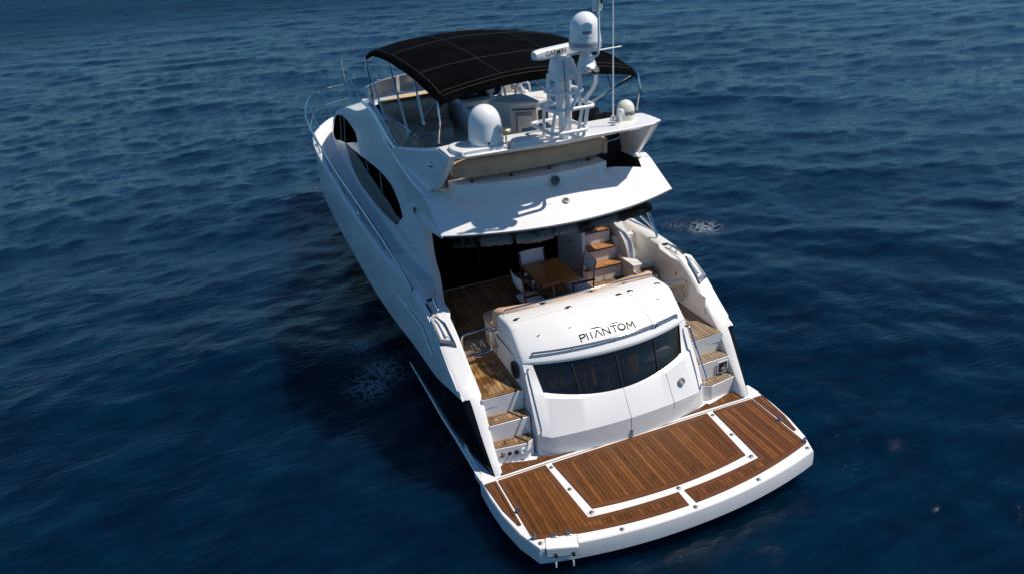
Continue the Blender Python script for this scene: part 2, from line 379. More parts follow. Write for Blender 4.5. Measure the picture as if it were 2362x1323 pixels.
# decks: side decks, foredeck
dk = MB(); S = []
for y in [3.3,3.7,4.12]+list(np.arange(4.4,16.4,.4))+[16.6,16.8]:
    x = XG(y)-.03; z = ZG(y); b = min(1, max(0, (y-11)/4))*.12
    S.append([(-x,y,z),(-x+.05,y,z+.004),(-x+.10,y,z-.09)]+[(-x*k+.0,y,z-.14+b*(1-k*k)) for k in (.93,.8,.6,.3,0,-.3,-.6,-.8,-.93)]+[(x-.10,y,z-.09),(x-.05,y,z+.004),(x,y,z)])
dk.loft([r for r in S if r[0][1] > 4.1])
fore = [r for r in S if r[0][1] < 4.5]
dk.loft([r[:4] for r in fore]); dk.loft([r[-4:] for r in fore]); dk.build('deck', DECKW, Y, smooth=50)
# bulwarks (inner faces and cap)
for s in (-1, 1):
    S = []
    for y in [-.02,.1,.22,.34,.45,.55,.63,.66,.8,.95,1.1,1.25,1.44,1.6,1.75,1.87,2.1,2.4,2.9,3.4,3.8,4.3]:
        xo = XG(y)-.034 if y > .64 else xend(y); zo = ZG(y); wd = np.interp(y, [.65,.9,1.5,2.6,4.3], [.245,.25,.25,.20,.12])
        xi = (xo-wd) if y > .64 else float(np.interp(y, [-.02,.62], [1.965,1.935])); zi = zo+np.interp(y, [0,.6,1.1,1.8,2.9,4.3], [0,.01,.03,.045,-.02,0])
        xf = np.interp(y, [-.02,.6,1.7,2.7,4.3], [1.93,1.91,1.91,2.04,2.1]); zf = np.interp(y, [-.02,.02,.6,4.3], [.44,.44,.44,1.25])
        S.append([(s*xo,y,zo),(s*(xo-.02),y,zo+.008),(s*(xi+.03),y,zi+.006),(s*xi,y,zi-.02),(s*(xi*.4+xf*.6),y,zi*.55+zf*.45),(s*xf,y,zf)])
    b = MB().loft(S); b.add(S[0], [list(range(6))])
    b.build('bulwark', WHITE if s < 0 else WARM, Y, smooth=40)  # starboard copy is cream: shade on its inner face put into the colour
    # mooring recess with fairlead frame
    f = MB()
    out = [(2.235,1.42,1.822),(2.235,1.86,1.995),(2.155,1.90,2.024),(2.065,1.66,1.985),(2.03,1.30,1.80)]
    inn = [(2.195,1.485,1.838),(2.198,1.83,1.975),(2.15,1.855,1.997),(2.105,1.65,1.960),(2.075,1.40,1.828)]
    oo = [(s*p[0],p[1],p[2]+.018) for p in out]; ii = [(s*p[0],p[1],p[2]+.02) for p in inn]
    lo_ = [(s*p[0],p[1],p[2]-.03) for p in out]; il = [(s*p[0],p[1],p[2]-.03) for p in inn]
    f.loft([lo_, oo, ii, il], True)
    fl = f.build('fairlead_frame', DCHROME, Y, smooth=20, bevel=.006)
    g = MB(); n = len(inn); g.add([(s*p[0],p[1],p[2]+.008) for p in inn], [list(range(n))])
    g.tube([(s*2.165,1.84,2.0),(s*2.14,1.74,1.985),(s*2.125,1.55,1.91),(s*2.12,1.47,1.88)], .018)
    g.build('fairlead_bed', WHITE, fl, smooth=40)
    # cleat pocket forward of the frame
    c = MB(); c.tube([(s*2.08,1.95,2.085),(s*2.055,2.28,2.105)], .016); c.tube([(s*2.075,2.05,2.02),(s*2.072,2.05,2.09)], .013); c.tube([(s*2.06,2.2,2.02),(s*2.058,2.2,2.1)], .013)
    c.build('mooring_cleat', CHROME, Y)
    d = MB(); d.prism([(s*2.16,1.95),(s*2.19,1.95),(s*2.18,2.32),(s*2.15,2.32)], 2.02, 2.044); d.prism([(s*2.03,2.36),(s*2.13,2.36),(s*2.13,2.43),(s*2.03,2.43)], 2.0, 2.056)
    d.build('cleat_pocket', RUB, Y)
    w_ = MB(); w_.prism([(s*1.96,1.80),(s*2.12,1.86),(s*2.12,2.50),(s*1.99,2.50),(s*1.90,2.30),(s*1.90,1.95)], 1.90, [2.0,2.02,2.04,2.045,2.04,2.02]); w_.build('cleat_shelf', WHITE if s < 0 else WARM, Y, bevel=.02, seg=3)  # starboard shelf takes the same shaded cream as its bulwark
# hull side recessed moulding lines, port and starboard
for s in (-1, 1):
    q = MB(); q.tube([(s*2.33,6.0,1.36),(s*2.31,4.7,1.42),(s*2.285,2.34,1.67),(s*2.285,1.78,1.43)], .02, 8)
    q2 = MB(); q2.tube([(s*(XG(y)+.002), rake(y, ZG(y)), ZG(y)-.035) for y in list(np.arange(.8,13,.3))+[13.4,14,14.6,15.2,15.8,16.2,16.5,16.75]], .016, 8); q2.build('gunwale_bead', WHITE, Y)  # white tube added along the gunwale edge to catch a highlight
    q.build('hull_moulding', WHITE, Y)

# ------------------------------------------------------------------ swim platform
def plat_poly(off=0., n=24, corner=2.02, yc=-1.43, ym=-1.70):
    L = [(-2.255+off,0),(-2.255+off,-.35),(-2.225+off,-.72),(-2.145+off,-1.12),(-corner+off*.6,yc+off*.6)]
    A = []
    for k in range(1, n):
        x = -corner+2*corner*k/n; A.append((x*(1-off/2.2), ym+(yc-ym)*(abs(x)/corner)**2.1+off))
    return L+A+[(-p[0],p[1]) for p in reversed(L)]
pp = MB()
rings = [plat_poly(.05), plat_poly(.01), plat_poly(0.), plat_poly(-.012), plat_poly(-.012), plat_poly(.03)]
zs = [.452, .450, .438, .36, .215, .19]
pp.loft([[(*p, z) for p in r] for r, z in zip(rings, zs)], True)
n_ = len(rings[0]); pp.add([(*p, .452) for p in rings[0]], [list(range(n_))]); pp.add([(*p, .19) for p in rings[-1]], [list(range(n_))])
P_ = pp.build('swim_platform', WHITE, Y, smooth=22)
def arcy(x, y0, y1, hw): return y0+(y1-y0)*(abs(x)/hw)**2
zt_ = .4535
TP = (TEAKP, TEAKPB)
teak_panel('teak_panel', [(-1.255,-.115),(-1.157,-1.12)]+[(x, arcy(x,-1.225,-1.12,1.157)) for x in np.linspace(-1.0,1.0,13)]+[(1.152,-1.12),(1.245,-.11)], zt_, TP, .075, parent=P_)
for s in (-1, 1):
    inner = [(x, arcy(x,-1.335,-1.24,1.27)) for x in np.linspace(-1.2,-.045,8)]
    outer = [(x, arcy(x,-1.588,-1.275,2.034)) for x in np.linspace(-.055,-1.95,14)]
    poly = [(-2.048,-.115),(-1.355,-.105),(-1.28,-1.235)]+inner+outer+[(-2.034,-1.275)]
    teak_panel('teak_panel', mirror(poly, -s), zt_, TP, .062, parent=P_)
    teak_panel('teak_panel', mirror([(-2.238,-.105),(-2.074,-.105),(-2.072,-.99),(-2.112,-.99),(-2.19,-.66)], -s), zt_, (TEAKP, TEAKPB), .03, parent=P_)
for x, y in ((-1.30,-.178),(-1.262,-.672),(-1.203,-1.168),(-1.98,-1.36),(-1.0,-1.58),(0,-1.268),(0,-1.645),(1.30,-.178),(1.262,-.672),(1.203,-1.168),(1.98,-1.36),(1.0,-1.58)):
    MB().lathe([(0,.012),(.02,.011),(.028,.006),(.03,0)], (x,y,.452), 20).build('deck_fitting', FITG, P_)
for x, y in ((-1.203,-1.168),(1.203,-1.168)):
    MB().lathe([(.036,.002),(.05,.008),(.056,0)], (x,y,.452), 20).build('fitting_ring', WHITE, P_)
for x, y in ((-2.03,-.76),(-2.02,-1.26),(2.045,-.72),(2.035,-1.24)):
    q = MB(); q.lathe([(0,.055),(.02,.05),(.022,.035),(.01,.02),(.012,0),(.03,0)], (x,y,.466), 12); q.tube([(x-.035,y,.505),(x+.035,y+.01,.505)], .008); q.build('mooring_bitt', CHROME, P_)
h_ = MB(); h_.slab([(-1.895,-1.31,.455),(-1.52,-1.40,.455),(-1.585,-1.59,.44),(-1.95,-1.465,.44)], (0,0,.006)); h_.slab([(-1.95,-1.475,.45),(-1.585,-1.603,.45),(-1.588,-1.612,.34),(-1.955,-1.486,.34)], (0,-.006,0))
lk = h_.build('ladder_hatch', WHITE, P_, bevel=.004)
q = MB(); q.tube([(-1.9,-1.305,.461),(-1.525,-1.395,.461),(-1.583,-1.60,.448),(-1.588,-1.618,.335),(-1.957,-1.492,.335),(-1.955,-1.47,.448)], .0028, 6, closed=True); q.build('hatch_seam', RUB, lk)
for x, y in ((-1.79,-1.325),(-1.62,-1.368)):
    MB().prism([(x-.035,y-.028),(x+.035,y-.045),(x+.035,y+.03),(x-.035,y+.045)], .462, .478).build('hatch_hinge', DCHROME, lk, bevel=.005)
for x, y in ((-1.86,-1.535),(-1.66,-1.60)):
    MB().box((x-.010,y+.0,.165),(x+.010,y+.025,.25)).build('ladder_bracket', WHITE, P_, bevel=.004)
    MB().box((x-.012,y-.012,.335),(x+.016,y+.02,.39)).build('hatch_catch', RUB, lk)
# fixed transom ledge, hinge gap and corner blocks
g = MB(); g.box((-2.2,0.004,.2),(2.2,.9,.4515)); TL = g.build('transom_ledge', WHITE, Y)
MB().box((-2.05,-.078,.4525),(2.05,-.066,.4545)).build('hinge_gap', RUB, P_)
for s in (-1, 1):
    MB().slab([(s*2.06,.0,.4515),(s*2.26,0,.4515),(s*2.265,.25,.42),(s*2.10,.25,.45)], (0,0,-.1)).build('ledge_corner', WHITE, Y)
    teak_panel('teak_trim', mirror([(-1.975,-.035),(-.70,-.018),(-.72,.0),(-1.155,.04),(-1.175,.028),(-1.38,.095),(-1.41,.055),(-1.56,.09),(-1.86,.185),(-1.93,.12)], -s), .4525, (TEAKP, TEAKPB), .028, parent=TL)
MB().box((-.7,-.06,.4525),(.7,-.03,.456)).build('ledge_lip', WHITE, TL)

# ------------------------------------------------------------------ stern steps
SZ = [.71, .99, 1.30]
def steps(s):
    w_ = MB(); yb = [.20,.36,.58]; yr = [.36,.58]
    # treads: front edge y, back edge y
    X0, X1 = 1.36, 1.945
    low = [(-X1+.0,.205),(-1.50,.14),(-1.385,.20),(-1.385,.34),(-X1,.38)] if True else 0
    A = mirror(low, -s)
    w_.prism(A, .44, SZ[0]-.001)
    w_.prism(mirror([(-1.95,.36),(-X0,.335),(-X0,.60),(-1.95,.60)], -s), .44, SZ[1]-.001)
    w_.prism(mirror([(-1.95,.57),(-X0,.545),(-X0,.9),(-1.95,.9)], -s), .44, SZ[2]-.006)
    o = w_.build('stern_steps', WHITE if s < 0 else WARM, Y, smooth=20, bevel=.008)
    tm = (TEAKST, TEAKB2) if s < 0 else (TEAKSS, TEAKSS)
    teak_panel('teak_tread', mirror([(-1.935,.215),(-1.50,.15),(-1.395,.205),(-1.395,.345),(-1.935,.365)], -s), SZ[0], tm, .045, parent=o)
    teak_panel('teak_tread', mirror([(-1.935,.37),(-1.385,.345),(-1.375,.552),(-1.925,.575)], -s), SZ[1], tm, .045, parent=o)
    return o
SP = steps(-1); SS = steps(1)
for k, (x, mm, r) in enumerate(((-1.86,CHROME,.035),(-1.755,RUB,.024),(-1.66,RUB,.028),(-1.565,WHITE,.042))):
    yy = np.interp(x, [-1.945,-1.5], [.205,.14])-.001
    MB().lathe([(r*1.25,0),(r*1.2,.012),(r*.75,.014),(r*.7,.004),(0,.004)], (x,yy,.60), 20, (.14,-.99,0)).build('shore_socket', mm, SP)
MB().slab([(1.72,.337,.745),(1.915,.345,.745),(1.915,.345,.955),(1.72,.337,.955)], (0,-.012,0)).build('shower_frame', WHITE, SS, bevel=.006)
q = MB(); q.slab([(1.74,.326,.77),(1.895,.333,.77),(1.895,.333,.93),(1.74,.326,.93)], (0,-.003,0)); q.build('shower_recess', RUB, SS)
q = MB(); q.tube([(1.79,.315,.82),(1.80,.30,.87),(1.84,.30,.9),(1.86,.315,.85),(1.83,.30,.80),(1.80,.305,.82)], .014); q.lathe([(0,.03),(.03,.025),(.032,0)], (1.83,.32,.86), 16, (0,-1,0)); q.build('shower_head', CHROME, SS)

# ------------------------------------------------------------------ stern garage hood
def bow(x, hw=1.25): return min(1., (abs(x)/hw)**2)
PR0 = [(-.095,.44),(-.078,.775),(.125,1.105),(.160,1.136),(.385,1.625),(.41,1.66)]
PR1 = [(.035,.44),(.040,.755),(.33,1.235),(.405,1.262),(.585,1.645),(.63,1.66)]
XS = [1.175,1.175,1.16,1.118,1.184,1.2]
def hoodpt(u, j): # u in -1..1
    x = u*XS[j]; c = u*u; return (x, PR0[j][0]+(PR1[j][0]-PR0[j][0])*c, PR0[j][1]+(PR1[j][1]-PR0[j][1])*c)
US = [k/12 for k in range(-12, 13)]
hb = MB(); secs = [[hoodpt(u, j) for j in range(6)] for u in US]
hb.loft(secs, skip=lambda i, j: j == 3)
for s in (-1, 1):
    out = [(s*1.345,.115,.44),(s*1.335,.145,.78),(s*1.325,.36,1.2),(s*1.32,.42,1.30),(s*1.31,.62,1.63),(s*1.31,.66,1.66)]
    bk = [(s*1.36,.75,.44),(s*1.36,.75,.78),(s*1.36,.9,1.2),(s*1.36,.9,1.3),(s*1.345,1.0,1.63),(s*1.345,1.0,1.66)]
    fw = [(s*1.36,1.6,z) for z in (.44,.78,1.2,1.3,1.63,1.66)]
    e = [hoodpt(s, j) for j in range(6)]
    hb.loft([e, out, bk, fw])
HB = hb.build('garage_hood', WHITE, Y, smooth=25)
# frame round the window, glass, mullions, curtains
gl = MB(); S = []
for u in US:
    a = hoodpt(u, 3); b = hoodpt(u, 4); S.append([(a[0],a[1]+.018,a[2]-.004),(b[0],b[1]+.018,b[2]+.004)])
gl.loft(S); WN = gl.build('stern_window', TINT, HB, smooth=60)
q = MB(); S = []
for u in US:
    a = hoodpt(u, 3); b = hoodpt(u, 4); S.append([a, (a[0],a[1]+.03,a[2]-.005)])
q.loft(S)
S = [[hoodpt(u,4), (hoodpt(u,4)[0],hoodpt(u,4)[1]+.03,hoodpt(u,4)[2])] for u in US]; q.loft(S)
for s in (-1, 1):
    a = hoodpt(s,3); b = hoodpt(s,4); q.add([a,b,(b[0],b[1]+.03,b[2]),(a[0],a[1]+.03,a[2])], [(0,1,2,3)])
q.build('window_gasket', RUB, WN)
for u in (-.556, 0, .556):
    a = hoodpt(u,3); b = hoodpt(u,4)
    MB().slab([(a[0]-.009,a[1]+.002,a[2]),(a[0]+.009,a[1]+.002,a[2]),(b[0]+.009,b[1]+.002,b[2]),(b[0]-.009,b[1]+.002,b[2])], (0,.02,0)).build('window_mullion', DARK if u else RUB, WN)
def curtain(u0, u1, f0, f1, ph):
    q = MB(); S = []; n = 26
    for k in range(n+1):
        u = u0+(u1-u0)*k/n; a = Vector(hoodpt(u,3)); b = Vector(hoodpt(u,4)); d = .09+.022*math.sin(k*1.5+ph)+.012*math.sin(k*.6)
        S.append([tuple(a.lerp(b, f)+Vector((.02*math.sin(k+f*2),d+.05*(1-f),0))) for f in np.linspace(f0, f1*(1-.1*((k*3)%5)/5), 5)])
    q.loft(S); return q.build('window_curtain', CURT, WN, smooth=60)
curtain(-.93,-.70,.06,.55,0); curtain(-.50,-.28,.06,.74,1.1); curtain(-.16,-.05,.05,.5,2); curtain(.10,.32,.08,.66,.4)
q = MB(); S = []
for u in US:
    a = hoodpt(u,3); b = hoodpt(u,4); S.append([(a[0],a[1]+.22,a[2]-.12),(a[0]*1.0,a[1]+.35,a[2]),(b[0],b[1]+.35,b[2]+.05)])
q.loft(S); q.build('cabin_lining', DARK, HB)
# lid (top of the hood) with its overhanging lip
LP0 = [(.405,1.615),(.372,1.625),(.362,1.668),(.378,1.700),(.60,1.885),(.88,2.10),(.97,2.135),(1.10,2.135),(1.30,2.11),(1.335,2.09),(1.34,2.0)]
LP1 = [(.64,1.615),(.612,1.628),(.605,1.655),(.618,1.685),(.80,1.835),(1.0,2.005),(1.06,2.03),(1.18,2.035),(1.46,2.015),(1.51,2.0),(1.515,1.9)]
def lidpt(x, t):        # t: index along profile (float)
    c = (abs(x)/1.25)**2.1; j = min(int(t), len(LP0)-2); f = t-j
    a = [LP0[j][k]+(LP0[j+1][k]-LP0[j][k])*f for k in (0,1)]; b = [LP1[j][k]+(LP1[j+1][k]-LP1[j][k])*f for k in (0,1)]
    return (x, a[0]+(b[0]-a[0])*c, a[1]+(b[1]-a[1])*c)
def lidz(x, y):
    ys = [lidpt(x, t)[1] for t in (3,4,5,6,7,8,9)]; zz = [lidpt(x, t)[2] for t in (3,4,5,6,7,8,9)]
    return float(np.interp(y, ys, zz))
xs = [-1.315,-1.30,-1.27]+list(np.linspace(-1.2,1.2,25))+[1.27,1.30,1.315]
S = []
for x in xs:
    d = {1.315:-.03,1.30:-.010,1.27:0}.get(round(abs(x),3), 0); S.append([(p[0],p[1],p[2]+d) for p in (lidpt(x, t) for t in range(11))])
ld = MB().loft(S)
for s in (0, -1):
    e = S[s]; ld.loft([e, [(p[0]*1.012,p[1]+.01,min(p[2],1.62)) for p in e]])
LD = ld.build('garage_lid', WHITE, Y, smooth=40)
def onlid(pts, off=.004): return [(x, y, lidz(x, y)+off) for x, y in pts]
# lid seams
for path in ([(.53,1.0),(.60,.93),(.70,.62),(.715,.50)], [(-1.26,1.13),(-.8,1.04),(-.4,.985),(0,.965),(.5,.985)], [(.54,.985),(1.2,1.12)]):
    pts = []
    for (a, b) in zip(path[:-1], path[1:]): pts += [(a[0]+(b[0]-a[0])*k/8, a[1]+(b[1]-a[1])*k/8) for k in range(8)]
    pts.append(path[-1]); wd = .0042 if path[0][0] == .53 else .002
    MB().tube(onlid(pts, .0), wd, 5).build('lid_seam', GREYG, LD)
for x, y in ((-1.155,1.17),(-.41,1.01),(.41,1.01),(.62,1.055),(1.16,1.17)):
    q = MB(); z = lidz(x,y); nx = .0
    pts = [(x+.052*math.cos(t)*1.0, y+.034*math.sin(t)*1.0) for t in np.linspace(0, 2*math.pi, 20)[:-1]]
    q.prism(pts, [lidz(*p)-.002 for p in pts], [lidz(*p)+.008 for p in pts]); o = q.build('lid_latch', DCHROME, LD, bevel=.003)
    pts = [(x+.03*math.cos(t), y-.004+.016*math.sin(t)) for t in np.linspace(0, 2*math.pi, 14)[:-1]]
    MB().prism(pts, [lidz(*p)+.004 for p in pts], [lidz(*p)+.0105 for p in pts]).build('latch_slot', RUB, o)
for x, y in ((-.98,.80),(-.52,.74),(-.11,.69),(.98,.86)):
    q = MB(); pts = [(x-.022,y-.006),(x+.022,y-.002),(x+.02,y+.006),(x-.02,y+.004)]; q.prism(pts, [lidz(*p) for p in pts], [lidz(*p)+.012 for p in pts]); q.build('lid_catch', DCHROME, LD)
# ship's name drawn as strokes on the lid
def stroke(mb, path, wd, tap=False):
    n = len(path)
    for i in range(n-1):
        a = Vector(path[i]); b = Vector(path[i+1]); d = (b-a); L = d.length; d.normalize(); p = Vector((-d.y, d.x))
        k = max(2, int(L/.012)); e = wd*.35 if n > 2 else 0; S = []
        for j in range(k+1):
            t = j/k; c = a+(b-a)*t-(d*e if j == 0 else Vector((0,0)))+(d*e if j == k else Vector((0,0)))
            ww = wd/2*(max(0., math.sin(math.pi*min(1, max(0, t))))**.8*1.2+.06 if tap else 1)
            l, r = c+p*ww, c-p*ww; S.append([(l.x,l.y,lidz(l.x,l.y)+.0022+.0004*i),(r.x,r.y,lidz(r.x,r.y)+.0022+.0004*i)])
        mb.loft(S)
nm = MB(); HT = .080; wd = .0160
def gl_(x0, pts): return [(x0+px, .531+.004*((x0+.04)/.45)**2+py*HT) for px, py in pts]
lay = [('P',-.440),('I',-.335),('I',-.272),('V',-.225),('N',-.085),('T',.048),('O',.158),('M',.295)]
for ch, x0 in lay:
    if ch == 'P':
        stroke(nm, gl_(x0, [(0,0),(0,1)]), wd); arc = [(.035+.045*math.sin(t), .76+.24*math.cos(t)) for t in np.linspace(0, math.pi, 9)]
        stroke(nm, gl_(x0, [(0,1)]+arc+[(0,.52)]), wd)
    if ch == 'I': stroke(nm, gl_(x0, [(0,0),(0,1)]), wd)
    if ch == 'V': stroke(nm, gl_(x0, [(0,0),(.055,1)]), wd); stroke(nm, gl_(x0, [(.055,1),(.11,0)]), wd)
    if ch == 'N': stroke(nm, gl_(x0, [(0,0),(0,1),(.095,0),(.095,1)]), wd)
    if ch == 'T': stroke(nm, gl_(x0, [(-.01,.96),(.10,.96)]), wd); stroke(nm, gl_(x0, [(.045,0),(.045,1)]), wd)
    if ch == 'O': stroke(nm, gl_(x0, [(.052+.055*math.cos(t), .5+.46*math.sin(t)) for t in np.linspace(0, 2*math.pi, 25)]), wd)
    if ch == 'M': stroke(nm, gl_(x0, [(0,0),(.012,1),(.06,.35),(.108,1),(.12,0)]), wd)
stroke(nm, [(-.275,.648),(-.049,.630)], .012, True); stroke(nm, [(.015,.630),(.235,.643)], .012, True)
nm.build('name_lettering', LETTER, LD, smooth=0)
# stainless rails on the lid
def rail(name, fn, xs_, h, r, parent, posts):
    pts = [fn(x) for x in xs_]; q = MB()
    top = [(p[0],p[1],p[2]+h) for p in pts]; path = [(pts[0][0]-.004,pts[0][1],pts[0][2])]+top+[(pts[-1][0]+.004,pts[-1][1],pts[-1][2])]
    q.tube(rpath(path, .05), r)
    for x in posts: p = fn(x); q.tube([(p[0],p[1],p[2]-.005),(p[0],p[1],p[2]+h)], r*.7)
    return q.build(name, CHROME, parent, smooth=60)
rail('lid_handrail', lambda x: (x,)+tuple(lidpt(x, 8.15)[1:]), list(np.linspace(-1.22,1.22,33)), .055, .017, LD, (-.6,.0,.6))
rail('lid_handrail', lambda x: (x,)+tuple(lidpt(x, 3.25)[1:]), list(np.linspace(-1.16,.70,27)), .055, .017, LD, (-.62,.02,.66))
rail('lid_handrail', lambda x: (x,)+tuple(lidpt(x, 3.25)[1:]), list(np.linspace(.735,1.16,9)), .055, .017, LD, (.78,))
for s in (-1, 1):
    q = MB(); q.tube(rpath([(s*1.262,.55,1.60),(s*1.30,.50,1.60),(s*1.325,.04,.93),(s*1.29,.13,.80)], .05), .015)
    q.build('step_handrail', CHROME, HB)
# hood details: porthole, drain, seams
q = MB(); q.lathe([(.13,0),(.125,.016),(.105,.02),(.1,.008)], (-1.362,.82,1.47), 28, (-1,0,0)); PO = q.build('porthole_ring', RUB, HB)
PO.scale = (1,1,1)
MB().lathe([(0,.006),(.1,.006)], (-1.362,.82,1.47), 24, (-1,0,0)).build('porthole_glass', GLASSB, PO)
q = MB(); dp = hoodpt(.84,1); q.lathe([(.055,0),(.05,.012),(.035,.014),(.03,.0),(.0,-.002)], (.935,.10,.995), 24, (0.1,-.86,.5)); q.build('drain_socket', mat('drain_grey', (.35,.35,.35), .5, .4), HB)
def seam_face(us, js):
    pts = []
    for u, j in zip(us, js):
        k = min(int(j), 4); a = Vector(hoodpt(u,k)); b = Vector(hoodpt(u,k+1)); pts.append(tuple(a.lerp(b, j-k)+Vector((0,-.001,.0))))
    return pts
MB().tube(seam_face([0]*7, [0.02,.5,1,1.3,1.7,2.3,2.95]), .0035, 5).build('door_seam', GREYG, HB)
MB().tube(seam_face([.62]*5, [.75,1.0,1.4,1.95,2.9]), .004, 5).build('door_seam', GREYG, HB)
MB().tube(seam_face([.62,.75,.88,1.0], [.75,.78,.80,.82]), .0035, 5).build('door_seam', GREYG, HB)
MB().box((-.012,-.112,.47),(.012,-.09,.60)).build('door_catch', GREYG, HB)

# ------------------------------------------------------------------ cockpit sole, side decks, seat
ck = MB(); ck.prism([(-1.96,.56),(1.96,.56),(2.06,2.7),(2.06,4.3),(-2.06,4.3),(-2.06,2.7)], 1.15, 1.292); CK = ck.build('cockpit_sole', WHITE, Y)
def flat(name, poly, z, mt, parent=CK): MB().prism(poly, z-.02, z).build(name, mt, parent, smooth=0)
teak_panel('teak_deck', [(-1.945,.57),(-1.37,.548),(-1.365,1.55),(-1.94,1.60)], 1.292, (TEAKW, TEAKB2), .06, parent=CK, label='wet, patchy teak of the port side deck')
teak_panel('teak_deck', [(1.37,.548),(1.94,.57),(1.94,1.60),(1.365,1.55)], 1.292, (TEAKS, TEAKS), .06, parent=CK, label='silvery teak of the starboard side deck')
teak_panel('teak_deck', [(-1.94,1.61),(-1.365,1.56),(1.365,1.56),(1.94,1.61),(2.04,2.75),(1.58,3.06),(.9,3.06),(.9,4.02),(-1.6,4.02),(-1.62,2.8),(-2.0,2.75)], 1.292, (TEAKD, TEAKD), .05, parent=CK)
# curved seat forward of the hood
st = MB(); S = []
for x in np.linspace(-1.36,1.36,25):
    yb = np.interp(abs(x),[0,.6,1.2,1.36],[1.36,1.40,1.50,1.56]); yf = yb+.50
    S.append([(x,yb,1.28),(x,yb,1.70),(x,yf-.02,1.70),(x,yf-.02,1.28)])
SB = MB().loft(S, False, False); SB.add(S[0], [(0,1,2,3)]); SB.add(S[-1], [(0,1,2,3)]); SB = SB.build('cockpit_seat', WHITE, Y)
def cushion(name, x0, x1, y0f, z0, z1, dy, mt, parent, n=14, r=.035):
    S = []
    for k in range(n+1):
        x = x0+(x1-x0)*k/n; y = y0f(x); e = min(k, n-k); sh = [.05,.015,0][min(e,2)]; a = r
        S.append([(x,y+sh,z0+sh*.3),(x,y+sh,z1-a-sh),(x,y+a*.4+sh,z1-sh),(x,y+dy*.5,z1+.012-sh),(x,y+dy-a*.4-sh,z1-sh),(x,y+dy-sh,z1-a-sh),(x,y+dy-sh,z0+sh*.3)])
    m = MB().loft(S, True, True); return m.build(name, mt, parent, smooth=70)
yb = lambda x: float(np.interp(abs(x),[0,.6,1.2,1.36],[1.37,1.41,1.515,1.57]))
for a, b in ((-1.36,-.62),(-.61,.16),(.17,.72),(.73,1.36)):
    cushion('seat_back_cushion', a+.008, b-.008, yb, 1.68, 2.045, .13, BEIGE, SB)
for a, b in ((-1.37,-.45),(-.44,.45),(.46,1.37)):
    cushion('seat_cushion', a+.008, b-.008, lambda x: yb(x)+.10, 1.68, 1.80, .47, BEIGE, SB)
# gates
for s in (-1, 1):
    q = MB(); loop = [(s*1.45,1.46,1.86),(s*1.90,1.47,1.84),(s*1.895,1.49,1.45),(s*1.45,1.48,1.45)]
    q.tube(rpath(loop, .09, closed=True), .017, closed=True); G = q.build('side_gate', CHROME, Y)
    q = MB(); q.slab([(s*1.49,1.475,1.48),(s*1.86,1.475,1.48),(s*1.86,1.475,1.74),(s*1.49,1.475,1.74)], (0,.006,0)); gp = q.build('gate_panel', GATEG, G)
    q = MB()
    for k in range(9):
        x = s*(1.56+.028*k); z = 1.58+.06*math.sin(k*1.3); q.tube([(x,1.471,z-.03),(x+s*.02,1.471,z+.03+.01*(k%3))], .004, 5)
    q.build('etched_emblem', GREYL, gp)
    for z in (1.52,1.80): MB().box((min(s*1.36,s*1.45),1.455,z-.03),(max(s*1.36,s*1.45),1.495,z+.03)).build('gate_hinge', DCHROME, G, bevel=.006)
# starboard bulwark fittings
for y, z in ((2.9,1.78),(2.35,1.72),(1.0,1.42)):
    q = MB(); q.lathe([(.03,0),(.026,.01),(.0,.012)], (float(np.interp(y,[.6,1.7,2.7],[1.95,1.96,2.06])),y,z), 16, (-1,0,.1)); q.build('deck_filler', DCHROME, Y)
q = MB(); q.slab([(1.945,1.80,1.70),(1.948,1.93,1.70),(1.955,1.93,1.80),(1.952,1.80,1.80)], (-.004,0,0)); wk = q.build('warning_sticker', WHITE, Y)
q = MB(); q.slab([(1.941,1.825,1.72),(1.943,1.865,1.72),(1.948,1.865,1.78),(1.946,1.825,1.78)], (-.003,0,0)); q.build('sticker_mark', RED, wk)
q = MB(); q.slab([(1.93,1.00,1.42),(1.935,1.35,1.42),(1.945,1.35,1.70),(1.94,1.00,1.70)], (-.008,0,0)); q.build('locker_door', WARM, Y, bevel=.004)

